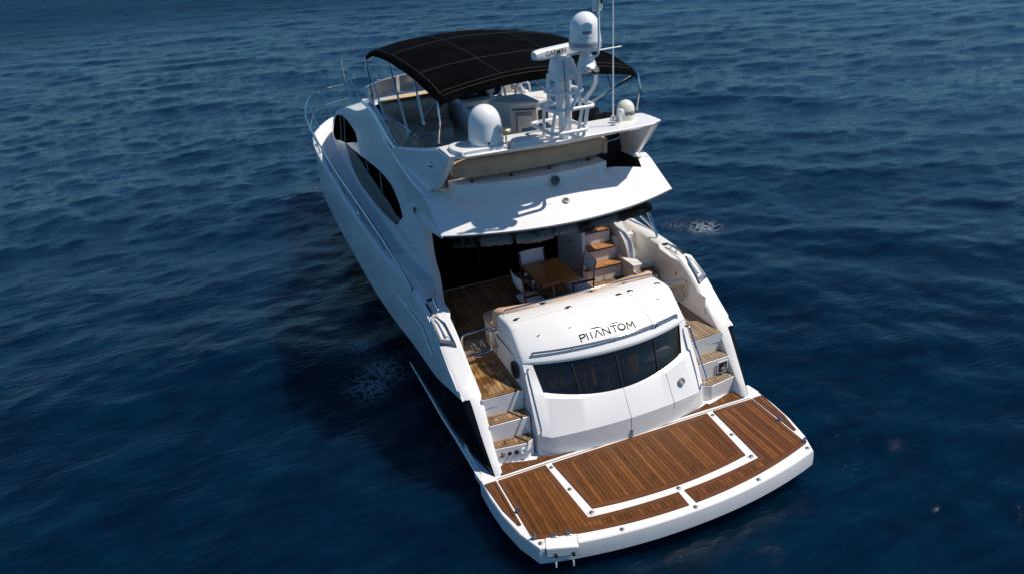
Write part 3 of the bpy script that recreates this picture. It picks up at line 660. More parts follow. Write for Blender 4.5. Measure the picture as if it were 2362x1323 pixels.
# ------------------------------------------------------------------ deckhouse
ya = curve([(1.28,2.76),(1.40,2.83),(1.97,3.1),(2.25,3.45),(2.83,3.75),(3.6,3.85)])
zr = curve([(3.3,3.58),(5,3.62),(5.6,3.66),(6.3,3.78),(7.0,3.93),(7.5,4.0),(8.0,3.88),(9.3,3.60),(10.8,3.40),(12.2,3.10),(13.1,2.86),(14.0,2.45),(14.8,1.98)])
def DX(y, z):
    x = -1.945+.121*(z-1.8)
    if y < 5.2:
        f = (5.2-y)/2.4; mz = max(0, min(1, (z-1.85)/.85)); x += mz*.25*f**1.4*(1-.35*max(0, min(1, (z-2.2)/1.2)))+(1-mz)*.14*max(0, f)**3
    if y > 8.5: x += .030*(y-8.5)+.016*max(0, y-12)**2
    return x
FR = np.linspace(0,1,19); SJ = np.linspace(0,1,49)
for s in (-1, 1):
    S = []
    for f in FR:
        row = []
        for t in SJ:
            y0 = ya(1.28+2.3*f); y = y0+(14.8-y0)*t; zb = 1.28 if y < 4.6 else 1.75; z = zb+(zr(y)-zb)*f; x = DX(y, z)
            if f > .9: x += .05*((f-.9)/.1)**2
            row.append((-s*x, y, z))
        S.append(row)
    d = MB().loft(S)
    inn = [(p[0]-math.copysign(.13, p[0]), p[1]+.05, p[2]) for p in (r[0] for r in S)]; inn2 = [(p[0], p[1]+1.3, p[2]) for p in inn]
    d.loft([[r[0] for r in S], inn, inn2])
    DH = d.build('deckhouse_side', WHITE, Y, smooth=35)
    def glassp(poly, off, name, mt, parent=DH, th=.02):
        P3 = [(s*(-DX(y,z)+off), y, z) for y, z in poly]; return MB().slab(P3, (-s*th,0,0)).build(name, mt, parent, smooth=0)
    # long side window: subdivided strips so that it follows the side
    lower = lambda y: float(np.interp(y, [4.80,5.22,6.0,6.9,8.55,9.5,10.1,11.0], [2.55,2.27,2.18,2.12,2.09,2.12,2.21,2.50]))
    upper = curve([(4.82,2.56),(5.05,2.76),(5.7,2.93),(6.3,2.94),(7.0,2.905),(8.0,2.82),(9.0,2.715),(10.0,2.61),(11.0,2.52)])
    W = MB(); S = []
    for y in np.linspace(4.81,10.98,60): S.append([(s*(-DX(y,z)+.006), y, z) for z in np.linspace(lower(y)+0, max(upper(y), lower(y)+.01), 4)])
    W.loft(S); SW = W.build('side_window', DOORG, DH, smooth=40)
    # grey blind covering the lower part
    bt = curve([(4.9,2.5),(5.2,2.46),(5.6,2.52),(6.6,2.56),(7.8,2.62),(8.5,2.66),(9.1,2.66),(10.9,2.52)])
    B_ = MB(); S = []
    for y in np.linspace(4.95,10.9,36): S.append([(s*(-DX(y,z)+.010), y, z) for z in np.linspace(lower(y)+.015, max(lower(y)+.02, min(bt(y), upper(y)-.012)), 4)])
    B_.loft(S); B_.build('window_blind', GREYP, SW, smooth=40)
    for (y0,z0),(y1,z1) in (((7.9,2.82),(7.69,2.66)),((6.53,2.92),(6.36,2.58))):
        MB().tube([(s*(-DX(y0,z0)+.01),y0,z0),(s*(-DX(y1,z1)+.01),y1,z1)], .012, 6).build('window_mullion', GREYG, SW)
    # forward quarter window
    lo2 = curve([(8.95,2.97),(9.6,2.83),(10.8,2.55),(12.0,2.35),(13.2,2.14),(13.75,2.16)]); up2 = curve([(8.95,2.99),(9.3,3.14),(10.2,3.17),(11.2,3.12),(12.2,2.97),(13.1,2.62),(13.75,2.18)])
    W = MB(); S = []
    for y in np.linspace(8.96,13.7,34): S.append([(s*(-DX(y,z)+.008), y, z) for z in np.linspace(lo2(y), max(up2(y), lo2(y)+.005), 4)])
    W.loft(S); W2 = W.build('quarter_window', DOORG, DH, smooth=40)
    for y in (10.9,11.6): MB().tube([(s*(-DX(y,z)+.012),y,z) for z in np.linspace(lo2(y),up2(y),4)], .014, 6).build('window_mullion', GREYG, W2)
    # seam, lamps
    q = MB(); q.lathe([(.05,0),(.04,.02),(0,.026)], (s*1.86,3.62,3.07), 16, (s,0,0)); q.build('side_lamp', RUB, DH)
    MB().slab([(s*(-DX(8.9,2.25)+.012),8.9,2.12),(s*(-DX(8.9,2.25)+.012),8.55,2.12),(s*(-DX(8.9,2.25)+.012),8.55,2.15),(s*(-DX(8.9,2.25)+.012),8.9,2.15)], (-s*.02,0,0)).build('air_vent', RUB, DH)
# roof of the deckhouse forward of the flybridge, and windscreen front
S = []
for y in np.linspace(7.6,14.8,26):
    z = zr(y); x = -DX(y, z)-.05; S.append([(-x*k, y+.9*(1-k*k)*max(0,(y-11)/3.8), z+.10*(1-k*k)) for k in (1,.85,.6,.3,0,-.3,-.6,-.85,-1)])
MB().loft(S).build('coachroof', WHITE, Y, smooth=45)
# cockpit bulkhead with black glass doors
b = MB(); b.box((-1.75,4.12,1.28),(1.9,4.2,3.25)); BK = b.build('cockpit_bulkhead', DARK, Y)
for x0, x1 in ((-1.52,-.72),(-.715,.10),(.105,.90)):
    q = MB(); q.box((x0,4.085,1.34),(x1,4.10,3.1)); dr = q.build('saloon_door', DOORG, BK)
    q = MB(); q.box((x0-.012,4.07,1.30),(x0+.012,4.11,3.1)); q.build('door_frame', RUB, dr)
MB().box((-1.55,4.03,1.29),(.92,4.12,1.325)).build('door_track', DCHROME, BK, bevel=.005)
# starboard stair to the flybridge
stx = MB(); sx0, sx1 = .90, 1.60; ts = []
z0 = 1.29
for k in range(6):
    y = 3.05+.215*k; z1 = 1.55+.25*k; stx.box((sx0,y,1.28),(sx1,y+.5,z1-.002)); ts.append((y,z1))
ST = stx.build('flybridge_stair', WARM, Y, smooth=20)
for y, z1 in ts:
    teak_panel('teak_tread', [(sx0-.03,y-.03),(sx1-.005,y-.03),(sx1-.005,y+.21),(sx0-.03,y+.21)], z1, (TEAKF, TEAKFB), .05, th=.028, parent=ST)
MB().box((.84,3.06,1.28),(.90,4.1,3.1)).build('stair_side', WARM, ST, bevel=.01)
q = MB(); q.lathe([(.03,0),(.028,.008),(0,.01)], (.84,3.55,1.95), 16, (-1,0,0)); q.build('speaker', RUB, ST)
sd = MB(); sd.prism([(1.62,2.42),(1.93,2.36),(1.99,2.66),(2.05,3.4),(1.62,3.4)], 1.28, 1.545); SD = sd.build('side_step', WARM, Y, bevel=.008)
teak_panel('teak_tread', [(1.625,2.41),(1.935,2.35),(1.99,2.65),(1.66,2.66)], 1.545, (TEAKSS, TEAKSS), .035, parent=SD)
MB().prism([(1.62,2.67),(2.02,2.66),(2.1,3.35),(1.62,3.35)], 1.545, 1.645).build('upper_riser', WARM, SD, bevel=.008)
MB().box((1.62,3.34,1.5),(2.15,3.45,1.93)).build('deck_riser', WARM, SD)
MB().prism(rpath([(-2.24,2.30,0),(-2.06,2.16,0),(-1.88,2.36,0),(-1.70,3.1,0),(-1.70,4.7,0),(-2.26,4.7,0)], .12) and [p[:2] for p in rpath([(-2.20,2.55,0),(-2.06,2.45,0),(-1.95,2.6,0),(-1.80,3.1,0),(-1.80,4.7,0),(-2.22,4.7,0)], .12)], 1.5, 1.915).build('side_deck_end', WHITE, Y, bevel=.02)

# ------------------------------------------------------------------ flybridge overhang
def ye(x): return 1.485+.475*(abs(x)/1.9)**2
def rz(x, y): return min(3.205+.535*(y-ye(x)), 3.575) if abs(x) > 1.62 else 3.205+.535*(min(y, 2.6+.0)-ye(x))*1.0
ov = MB(); XC = [-1.90,-1.895,-1.86,-1.72,-1.58]+list(np.linspace(-1.4,.80,12))+[.95,1.1,1.27,1.43,1.58,1.72,1.86,1.895,1.90]; S = []
FY = [0,.02,.06,.2,.4,.6,.8,1.0]
for x in XC:
    row = []
    for f in FY:
        ymax = 2.36 if .94 < x < 1.585 else 2.75
        y = ye(x)+f*(ymax-ye(x)); z = 3.205+.535*(y-ye(x)); z = min(z, 3.60)
        if abs(x) >= 1.895: z -= .012 if abs(x) < 1.9 else .03
        row.append((x,y,z))
    S.append(row)
ov.loft(S)
# underside and edge
U = []
for x in XC:
    U.append([(x,ye(x),3.205-(.03 if abs(x) == 1.9 else .012 if abs(x) == 1.895 else 0)),(x,ye(x)+.012,3.175),(x,ye(x)+.05,3.155),(x,2.6,3.06),(x,4.15,3.02)])
ov.loft(U)
OV = ov.build('flybridge_overhang', WHITE, Y, smooth=35)
for s in (-1, 1):      # outer side panels of the overhang, running forward along the deckhouse
    S = []
    for y in [1.96,1.98,2.05,2.3,2.61,3.0,3.5,4.0,4.5,5.2,6.0,6.5,7.0]:
        zt = min(3.175+.535*(y-1.96), 3.57) if y < 3 else min(3.57+max(0,y-5)*.075, zr(y)-.02); zb = 3.15-.2*(y-1.96)
        xo = np.interp(y,[1.96,2.61,3.6,4.8,6.0,7.0],[1.90,1.875,1.87,1.80,1.735,1.67]); zb = max(zb, 2.8)
        S.append([(s*(xo-.02),y,zt+.004),(s*xo,y,zt-.02),(s*(xo-.02),y,(zt+zb)/2),(s*(xo-.05),y,zb+.02),(s*(xo-.09),y,zb),(s*(xo-.35),y,zb+.05)])
    p = MB().loft(S); p.build('overhang_side', WHITE, OV, smooth=40)
    q = MB(); S = []
    for y in [2.6,3.0,3.5,4.2,5.0,6.0]:
        x = np.interp(y,[2.6,3.6,4.8,6.0],[1.86,1.855,1.80,1.64]); S.append([(s*x,y,3.57),(s*(1.5 if s < 0 else 1.60),y,3.60)])
    q.loft(S); q.build('overhang_top', WHITE, OV)
q = MB(); q.lathe([(.05,0),(.055,.02),(.03,.03),(.03,.012),(0,.01)], (0,1.84,3.395), 24, (0,-.47,.88)); q.build('deck_light', GREYG, OV)
MB().lathe([(.028,0),(0,.004)], (0,1.832,3.412), 16, (0,-.47,.88)).build('light_lens', RUB, OV)
# drip rail / black edge trim
MB().tube([(x,ye(x)+.004,3.178) for x in np.linspace(-1.88,1.88,40)], .010, 6).build('edge_trim', RUB, OV)
# rolled up enclosure canvas under the overhang
def roll(x0, x1, z, r, mt, dy=.12, amp=.2, sag=0.):
    n = 30; P = []; RR = []
    for k in range(n+1):
        t = k/n; x = x0+(x1-x0)*t; P.append((x, ye(x)+dy+.02*math.sin(k*1.7), z-sag*math.sin(math.pi*t)+.01*math.sin(k*2.3))); RR.append(r*.92*(1+.6*amp*(.6*math.sin(k*1.1+x0*9)+.4*math.sin(k*2.9)))*(1 if 0 < k < n else .6))
    return MB().tube(P, RR, 14).build('rolled_canvas', mt, OV, smooth=70)
roll(-1.75,.9,3.09,.05,ROLLB,.2); roll(-1.34,-.98,3.05,.085,ROLLG,.12); roll(-.86,-.36,3.05,.09,ROLLG,.12,.15,.03); roll(-.34,.02,3.06,.075,ROLLG,.12); roll(.08,.24,3.05,.085,ROLLB,.10); roll(.22,.74,3.05,.07,ROLLG,.12,.2,.02); roll(.76,1.22,3.03,.075,ROLLB,.12); roll(1.16,1.42,3.0,.085,ROLLB,.16)
roll(-1.72,-1.45,3.02,.06,ROLLB,.12)
for x in (-1.62,-1.5,-.95,-.6,-.34,.05,.24,.75,1.2):
    q = MB(); q.tube([(x,ye(x)+.13+.09*math.cos(t),3.06+.09*math.sin(t)) for t in np.linspace(0,2*math.pi,18)[:-1]], .012, 6, closed=True); q.build('canvas_strap', RUB, OV)
for s in (1,):
    q = MB(); q.tube([(s*2.05,3.3,2.98),(s*2.13,2.72,2.06)], .018); q.tube([(s*1.85,3.0,3.0),(s*2.05,2.62,2.10)], .008); q.build('awning_strut', CHROME, OV)

# ------------------------------------------------------------------ flybridge
fl = MB(); fl.prism([(-1.6,2.4),(.93,2.4),(.93,3.7),(1.58,3.7),(1.6,8.3),(-1.6,8.3)], 3.3, 3.42); FL = fl.build('flybridge_floor', WARM, Y)
q = MB(); q.prism([(-1.50,2.52),(-1.46,2.46),(-1.1,2.32),(-.7,2.235),(-.3,2.19),(0,2.18),(.4,2.20),(.72,2.25),(.93,2.31),(.93,2.75),(-1.5,2.75)], 3.40, 3.725); CO = q.build('aft_coaming', WHITE, Y, smooth=50, bevel=.012)
q = MB(); q.lathe([(0,.085),(.03,.083),(.062,.06),(.066,.0)], (-.02,2.16,3.62), 24, (0,-.85,.5)); cm = q.build('stern_camera', mat('camera_grey', (.09,.09,.09), .4), CO)
MB().lathe([(0,.012),(.024,.006),(.026,0)], (-.02,2.088,3.66), 16, (0,-.85,.5)).build('camera_lens', RUB, cm)
# black stairwell sides: the shade of the opening is put into the colour
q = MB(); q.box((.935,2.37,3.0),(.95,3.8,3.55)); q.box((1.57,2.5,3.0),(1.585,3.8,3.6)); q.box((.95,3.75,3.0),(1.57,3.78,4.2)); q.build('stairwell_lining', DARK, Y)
MB().box((1.08,3.1,3.3),(1.66,3.14,4.26)).build('stair_dark_sheet', DARK, Y)  # black sheet added so the view past the stair opening reads dark
MB().tube([(.98,2.6,3.92),(1.3,2.66,3.93),(1.56,2.8,3.95)], .012).build('stair_chain', CHROME, Y)
# aft settee of the flybridge
yS = lambda x: 2.40+.10*(abs(x+.2)/1.2)**2
S = []
bs = MB()
for k in range(25):
    x = -1.47+2.54*k/24; y = yS(x); e = min(k, 24-k); r = [.06,.02,0][min(e,2)]
    S.append([(x,y+r,3.80+r*.5),(x,y-.01+r,3.90),(x,y+.0+r,4.00-r),(x,y+.03,4.045-r),(x,y+.10,4.065-r),(x,y+.17,4.045-r),(x,y+.20-r,3.98-r),(x,y+.20-r,3.80+r*.5)])
bs.loft(S, True, True); SE = bs.build('settee_backrest', BEIGED if False else BEIGE, Y, smooth=60)
q = MB(); S = []
for k in range(13):
    y = 2.46+.75*k/12; e = min(k, 12-k); r = [.05,.015,0][min(e,2)]
    S.append([(1.07-r,y,3.80),(1.075-r,y,3.96),(1.05,y,4.015-r),(.98,y,4.02-r),(.93+r,y,3.97),(.93+r,y,3.80)])
q.loft(S, True, True); q.build('settee_arm', BEIGE, SE, smooth=60)
for x in (-1.2,-.6,.02,.70):
    q = MB(); y = yS(x); q.tube([(x,y+.04,3.72),(x,y+.04,3.82)], .012); q.lathe([(.03,.012),(.03,0)], (x,y+.04,3.725), 12); q.build('settee_post', RUB, SE)
cushion('settee_cushion', -1.45, .9, lambda x: yS(x)+.16, 3.60, 3.74, .5, BEIGED, SE)
# arch legs
for s in (-1, 1):
    pr = [(6.15,3.24),(4.6,3.37),(3.44,3.45),(2.92,3.53),(2.60,3.68),(2.30,3.95),(1.985,4.265),(1.95,4.30),(2.10,4.335),(2.50,4.315),(3.3,4.12),(4.2,3.93),(4.95,3.78),(5.6,3.60)]
    a = []; b2 = []; c = []; i2 = []
    cy, cz = 3.2, 3.85
    for y, z in pr:
        t = max(0, min(1, (z-3.45)/.95)); xo = 1.775-.12*t
        a.append((s*(xo-.05), y, z)); yy, zz = y+(cy-y)*.045, z+(cz-z)*.09; b2.append((s*xo, yy, zz)); c.append((s*(xo-.10), y, z)); i2.append((s*(xo-.12), yy, zz))
    q = MB().loft([i2, c, a, b2], True); n = len(pr); q.add(b2, [list(range(n))]); q.add(i2, [list(range(n))])
    LG = q.build('arch_leg', WHITE, Y, smooth=30, bevel=.012)
    q = MB(); q.lathe([(0,.05),(.028,.045),(.044,.03),(.048,0)], (s*1.70,2.80,4.0), 20, (s,-.2,.1)); lm = q.build('nav_lamp', CHROME, LG)
    MB().tube([(s*1.80,4.0,3.41),(s*1.80,3.44,3.455),(s*1.79,2.92,3.535),(s*1.77,2.62,3.67)], .006, 6).build('leg_seam', GREYG, LG)
    # coaming along the flybridge and its inner lining
    S = []
    for y in np.linspace(4.6,8.4,14):
        z = zr(y) if y < 7.5 else 4.0; z = max(z, 3.66); x = -DX(y, min(z, 3.9))-.02; S.append([(s*(x),y,z-.06),(s*(x-.03),y,z),(s*(x-.12),y,z+.005),(s*(x-.17),y,z-.04),(s*(x-.2),y,3.42)])
    MB().loft(S).build('flybridge_coaming', WHITE, Y, smooth=40)
    # grab rail on the coaming
    q = MB(); P = [(s*1.70,7.66,4.33),(s*1.70,6.8,4.2),(s*1.70,5.96,4.02),(s*1.71,5.1,3.80)]; q.tube(P, .015)
    for y, z in ((6.4,4.11),(5.5,3.90)): q.tube([(s*1.70,y,z),(s*1.70,y-.08,z-.2)], .011)
    q.tube(rpath([(s*1.70,6.05,4.03),(s*1.50,5.7,4.02),(s*1.42,4.6,3.95),(s*1.44,3.7,3.75)], .2), .013)
    q.build('coaming_rail', CHROME, Y)
# front coaming
S = []
for x in np.linspace(-1.62,1.62,19):
    y = 8.75-.9*(abs(x)/1.62)**2.4; S.append([(x,y-.1,3.42),(x,y-.1,3.90),(x,y,3.93),(x,y+.15,3.80)])
MB().loft(S).build('front_coaming', WHITE, Y, smooth=40)
# smoked windscreen with bright top rim
pw = []
for t in np.linspace(-1,1,31):
    a = abs(t); x = 1.66*math.copysign(min(1, a*1.18), t); y = 8.95-1.05*(min(1, a*1.18))**2.6-max(0, a-.85)*4.2; pw.append((x,y))
S = [[(x*.97,y,3.97-(.10*max(0,8.0-y))),(x*1.0,y-.12,4.34-(.12*max(0,7.75-y)))] for x, y in pw]
WS = MB().loft(S).build('windscreen', ACRYL, Y, smooth=60)
MB().tube([q[1] for q in S], .014, 8).build('windscreen_rim', CHROME, WS)
for x in (-.75,.0,.75):
    y = float(np.interp(abs(x),[0,.75,1.6],[8.95,8.8,7.9])); MB().slab([(x-.035,y-.01,3.97),(x+.035,y-.01,3.97),(x+.03,y-.13,4.335),(x-.04,y-.13,4.335)], (0,-.02,0)).build('windscreen_post', WHITE, WS)
# sunpad, benches
sp = MB(); sp.prism([(-1.50,7.0),(-.30,6.98),(-.10,7.2),(-.10,8.45),(-.85,8.42),(-1.42,8.0)], 3.42, 3.90); SPD = sp.build('sunpad_base', WARM, Y)
q = MB(); q.prism([(-1.49,7.02),(-.32,7.0),(-.12,7.2),(-.12,8.40),(-.85,8.36),(-1.40,7.95)], 3.90, 4.0); q.build('sunpad_cushion', PADC, SPD, bevel=.03, seg=3)
MB().prism([(-1.49,6.86),(-.25,6.84),(-.25,6.99),(-1.49,7.01)], 3.5, 3.96).build('bench_back', BEIGED, SPD, bevel=.03, seg=3)
bn = MB(); bn.prism([(-1.55,4.2),(-.95,4.2),(-.95,6.3),(-.3,6.3),(-.3,6.85),(-1.55,6.85)], 3.42, 3.62); BN = bn.build('lounge_bench', WARM, Y)
q = MB(); q.prism([(-1.45,4.2),(-.92,4.2),(-.92,5.5),(-1.45,5.5)], 3.62, 3.74); q.build('bench_cushion', BEIGED, BN, bevel=.035, seg=3)
q = MB(); q.prism([(-1.45,5.52),(-.92,5.52),(-.92,6.26),(-.3,6.26),(-.3,6.8),(-1.45,6.8)], 3.62, 3.74); q.build('bench_cushion', BEIGED, BN, bevel=.035, seg=3)
MB().prism([(-1.56,4.2),(-1.44,4.2),(-1.44,6.8),(-1.56,6.8)], 3.6, 4.0).build('bench_back', BEIGED, BN, bevel=.035, seg=3)
bn = MB(); bn.prism([(-1.5,2.95),(-.2,2.95),(-.2,3.9),(-1.5,3.9)], 3.42, 3.60); B2 = bn.build('lounge_bench', WARM, Y)
for x0, x1 in ((-1.48,-.88),(-.86,-.25)):
    MB().prism([(x0,3.0),(x1,3.0),(x1,3.9),(x0,3.9)], 3.60, 3.76).build('bench_cushion', BEIGED, B2, bevel=.045, seg=3)
# wet bar
wb = MB(); bp = [(.26,5.72),(.52,5.32),(.98,5.08),(1.30,5.18),(1.52,5.9),(.75,5.98)]
wb.prism(inset(bp, .03), 3.42, 4.10); WB = wb.build('wet_bar', WARM, Y, smooth=20)
MB().prism(bp, 4.10, 4.155).build('bar_top', DECKW, WB, bevel=.012)
def onfront(p0, p1, t0, t1, z0, z1, th, name, mt, par=WB):
    a = Vector(p0); b = Vector(p1); d = (b-a); nrm = Vector((d.y,-d.x)).normalized()
    A = a+d*t0; B = a+d*t1; return MB().slab([(A.x,A.y,z0),(B.x,B.y,z0),(B.x,B.y,z1),(A.x,A.y,z1)], (nrm.x*th,nrm.y*th,0)).build(name, mt, par, bevel=.004)
ib = inset(bp, .03)
fd = onfront(ib[1],ib[2],.22,.84,3.55,3.96,.014,'fridge_door',GREYG)
onfront(ib[1],ib[2],.26,.80,3.58,3.90,.022,'door_panel',WARM,fd)
onfront(ib[1],ib[2],.10,.95,4.0,4.02,.02,'drawer_grip',RUB)
onfront(ib[2],ib[3],.12,.88,3.5,3.98,.014,'grill_door',RUB)
for x0, x1, y in ((.42,.72,5.98),(.92,1.24,5.98)):
    q = MB(); q.tube(rpath([(x0,y,4.12),(x0+.02,y,4.33),(x1-.02,y+.02,4.37),(x1,y+.02,4.14)], .12), .022); q.build('grab_loop', WARM, WB)
# helm
hm = MB(); hm.prism([(.05,6.7),(1.35,6.7),(1.4,7.7),(.0,7.7)], 3.42, 3.98); HM = hm.build('helm_console', WARM, Y, bevel=.03)
q = MB(); q.slab([(.12,6.95,3.95),(1.25,6.95,3.95),(1.3,7.35,4.35),(.05,7.35,4.35)], (0,.08,-.05)); q.build('instrument_panel', RUB, HM, bevel=.01)
q = MB(); q.slab([(.22,6.99,4.03),(.50,6.99,4.03),(.50,7.2,4.28),(.22,7.2,4.28)], (0,-.01,.008)); q.build('chart_screen', mat('screen_grey', (.2,.21,.2), .25), HM)
q = MB(); q.slab([(.70,6.99,4.03),(.86,6.99,4.03),(.86,7.2,4.28),(.70,7.2,4.28)], (0,-.01,.008)); q.build('white_cover', WHITE, HM)
q = MB(); q.slab([(-.02,7.30,4.34),(1.36,7.30,4.34),(1.42,7.6,4.42),(-.1,7.6,4.42)], (0,0,.04)); q.build('instrument_hood', WHITE, HM, bevel=.015)
q = MB(); q.tube([(1.36,7.3,4.38),(1.42,6.9,4.12),(1.40,6.75,4.0)], .03); q.build('hood_side', WHITE, HM)
c0 = Vector((.62,6.45,4.26)); ax_ = Vector((0,-.8,.6)); q = MB(); u = Vector((1,0,0)); v = ax_.cross(u)
q.tube([tuple(c0+(u*math.cos(t)+v*math.sin(t))*.19) for t in np.linspace(0,2*math.pi,29)[:-1]], .013, 8, closed=True)
for t in (.5,2.6,4.7): q.tube([tuple(c0-ax_*.03),tuple(c0+(u*math.cos(t)+v*math.sin(t))*.19)], .009, 6)
q.lathe([(0,.04),(.05,.035),(.06,0),(.03,-.12)], tuple(c0), 16, tuple(ax_)); q.build('steering_wheel', CHROME, HM)
q = MB(); q.prism([(-.05,6.0),(.30,6.0),(.34,6.5),(-.05,6.5)], 3.42, 3.95); q.build('helm_seat', WARM, Y, bevel=.08, seg=4)
q = MB(); q.box((.12,3.35,3.42),(.62,3.75,4.06)); BX = q.build('fly_locker', GREYG, Y, bevel=.012)

# ------------------------------------------------------------------ radar arch wing
WX = [-1.66,-1.63,-1.55,-1.45,-1.2,-.8,-.4,0,.4,.8,1.2,1.45,1.55,1.63,1.66]; S = []
for x in WX:
    a = abs(x); af = float(np.interp(a,[0,1.2,1.45,1.58,1.66],[1.775,1.785,1.80,1.90,1.955])); bo = float(np.interp(a,[0,1.45,1.66],[1.855,1.87,1.97])); fr = float(np.interp(a,[0,.8,1.45,1.66],[2.52,2.52,2.52,2.50])); zt = float(np.interp(a,[0,1.5,1.6,1.66],[4.325,4.33,4.33,4.32])); zb = float(np.interp(a,[0,1.66],[4.23,4.27]))
    S.append([(x,af+.02,zt-.03),(x,af,zt-.012),(x,af+.02,zt),(x,(af+fr)/2,zt+.006),(x,fr-.02,zt),(x,fr,zt-.02),(x,fr,zb+.01),(x,fr-.03,zb),(x,bo+.02,zb),(x,bo,zb+.012)])
WG = MB().loft(S, True, True).build('radar_arch', WHITE, Y, smooth=28)
ARCH_SHIFT = (0, .17, -.09)
def pad(poly, z1=4.385): return MB().prism([(p[0],max(1.83,p[1]+.12)) for p in rpath([(*q,0) for q in poly], .12, 6, True)], 4.31, z1).build('arch_pad', WHITE, WG, bevel=.02, seg=3)
pad([(-1.60,1.90),(-1.53,1.70),(-1.40,1.62),(-.86,1.66),(-.82,2.0),(-.95,2.22),(-1.48,2.26),(-1.58,2.15)])
pad([(-.80,1.80),(-.66,2.02),(-.42,1.98),(-.33,1.76),(-.44,1.63),(-.66,1.62)])
def dome(c, r, h, mt, name, parent, flare=.0):
    pr = [(0,h)]+[(r*.93*math.sin(t)**.92, h-(h*.52)*(1-math.cos(t))) for t in np.linspace(.08,math.pi/2,14)]+[(r*.965,h*.34),(r*.985,h*.22),(r,h*.14),(r,h*.05),(r*.93,.0),(0,0)]
    return MB().lathe(pr, c, 48).build(name, mt, parent, smooth=50)
SD1 = dome((-1.07,1.92,4.475), .245, .53, RADOME, 'satellite_dome', WG)
for ang in (-100,-20,-175):
    t = R(ang); MB().lathe([(.018,0),(.016,.006),(0,.007)], (-1.07+.243*math.cos(t),1.92+.243*math.sin(t),4.52), 10, (math.cos(t),math.sin(t),0)).build('dome_bolt', RUB, SD1)
for a0, a1, z0, z1 in ((-150,-128,4.54,4.62),(-32,-8,4.60,4.78)):
    S = []
    for t in np.linspace(R(a0),R(a1),6): S.append([(-1.07+.2465*math.cos(t)*k,1.92+.2465*math.sin(t)*k,z) for z, k in ((z0,.985),(z1,.965 if z1 < 4.7 else .93))])
    MB().loft(S).build('dome_sticker', mat('sticker_grey', (.42,.44,.45), .4), SD1)
SD2 = dome((1.24,2.10,4.41), .145, .30, SAILC, 'satcom_dome', WG)
q = MB(); q.lathe([(.02,.0),(.02,.02),(.012,.025),(.012,.20),(.03,.22),(.07,.225),(.075,.26),(.06,.275),(0,.28)], (-.86,1.68,4.415), 20); q.build('anchor_lamp', AMBER, WG)
q = MB(); q.lathe([(.05,0),(.045,.008),(0,.01)], (-.86,1.68,4.416), 16); q.build('lamp_foot', RUB, WG)
q = MB(); q.lathe([(.026,0),(.024,.09),(.03,.10),(.045,.13),(.05,.17),(.04,.20),(0,.21)], (1.08,1.97,4.415), 20); q.build('gps_antenna', RADOME, WG)
q = MB(); q.lathe([(.012,0),(.012,.04),(.04,.05),(.046,.08),(.03,.11),(0,.118)], (.985,2.02,4.415), 18); q.build('gps_antenna', RADOME, WG)
q = MB(); q.tube([(.90,1.87,4.52),(.905,1.87,5.2),(.92,1.87,6.9)], [.013,.011,.006]); wh = q.build('whip_antenna', RADOME, WG)
q = MB(); q.tube([(.90,1.87,4.41),(.90,1.87,4.56)], .015); q.box((.86,1.84,4.41),(.94,1.91,4.425)); q.tube([(.90,1.87,4.48),(.86,1.84,4.42)], .008); q.tube([(.90,1.87,4.48),(.95,1.9,4.42)], .008); q.build('antenna_base', CHROME, wh)
# mast cage
TUB = .026
def ring(x0, x1, y0, y1, z, r=TUB, rad=.12): 
    return MB().tube(rpath([(x0,y0,z),(x1,y0,z),(x1,y1,z),(x0,y1,z)], rad, 8, True), r, 12, closed=True)
CG = ring(-.27,.28,1.58,2.40,4.47).build('mast_cage', RADOME, WG)
ring(-.24,.40,1.62,2.10,4.77).build('cage_ring', RADOME, CG)
ring(-.215,.215,1.60,1.98,5.0,.024,.08).build('cage_ring', RADOME, CG)
ring(-.17,.17,1.62,1.95,5.21,.024,.08).build('cage_ring', RADOME, CG)
for x, y in ((-.21,1.62),(.20,1.62),(-.21,2.0),(.20,2.0)): MB().tube([(x,max(1.83,y+.06),4.27),(x,y,4.78)], .024).build('cage_leg', RADOME, CG)
for x, y in ((-.17,1.64),(.17,1.64),(-.17,1.93),(.17,1.93),(-.02,1.62)): MB().tube([(x,y,4.74),(x*.95,y,5.22)], .021).build('cage_leg', RADOME, CG)
MB().box((-.05,1.78,4.30),(.06,1.90,5.2)).build('mast_column', RADOME, CG, bevel=.02)
MB().tube([(.30,1.82,4.30),(.30,1.66,4.77)], .026).build('cage_leg', RADOME, CG)
# open array radar
q = MB(); S = []
for z, hx, hy, oy in ((5.215,.175,.17,0),(5.30,.18,.18,0),(5.38,.165,.165,.01),(5.455,.145,.145,.02),(5.50,.115,.12,.03)):
    S.append([(hx*math.copysign(abs(math.cos(t))**.6, math.cos(t)), 1.79+oy+hy*math.copysign(abs(math.sin(t))**.6, math.sin(t)), z) for t in np.linspace(0,2*math.pi,33)[:-1]])
RD = q.loft(S, True, True).build('radar_pedestal', WHITE, WG, smooth=50)
MB().tube([(-.075,1.60,5.49),(-.07,1.585,5.38),(-.065,1.59,5.2),(-.06,1.6,4.74)], .006, 6).build('radar_cable', RUB, RD)
ra = Vector((.62,.26,0)).normalized(); rp = Vector((-ra.y,ra.x,0)); c0 = Vector((-.02,1.84,5.575)); S = []
for k, t in enumerate(np.linspace(-.49,.49,13)):
    e = min(k,12-k); sc = [.72,.92,1][min(e,2)]; tt = t*(1 if e else .99)
    S.append([tuple(c0+ra*tt+rp*a*sc+Vector((0,0,b*sc))) for a, b in ((-.06,-.062),(-.075,-.03),(-.07,.045),(-.045,.07),(.045,.07),(.07,.03),(.06,-.05),(.0,-.066))])
AR = MB().loft(S, True, True).build('radar_array', RADOME, RD, smooth=35)
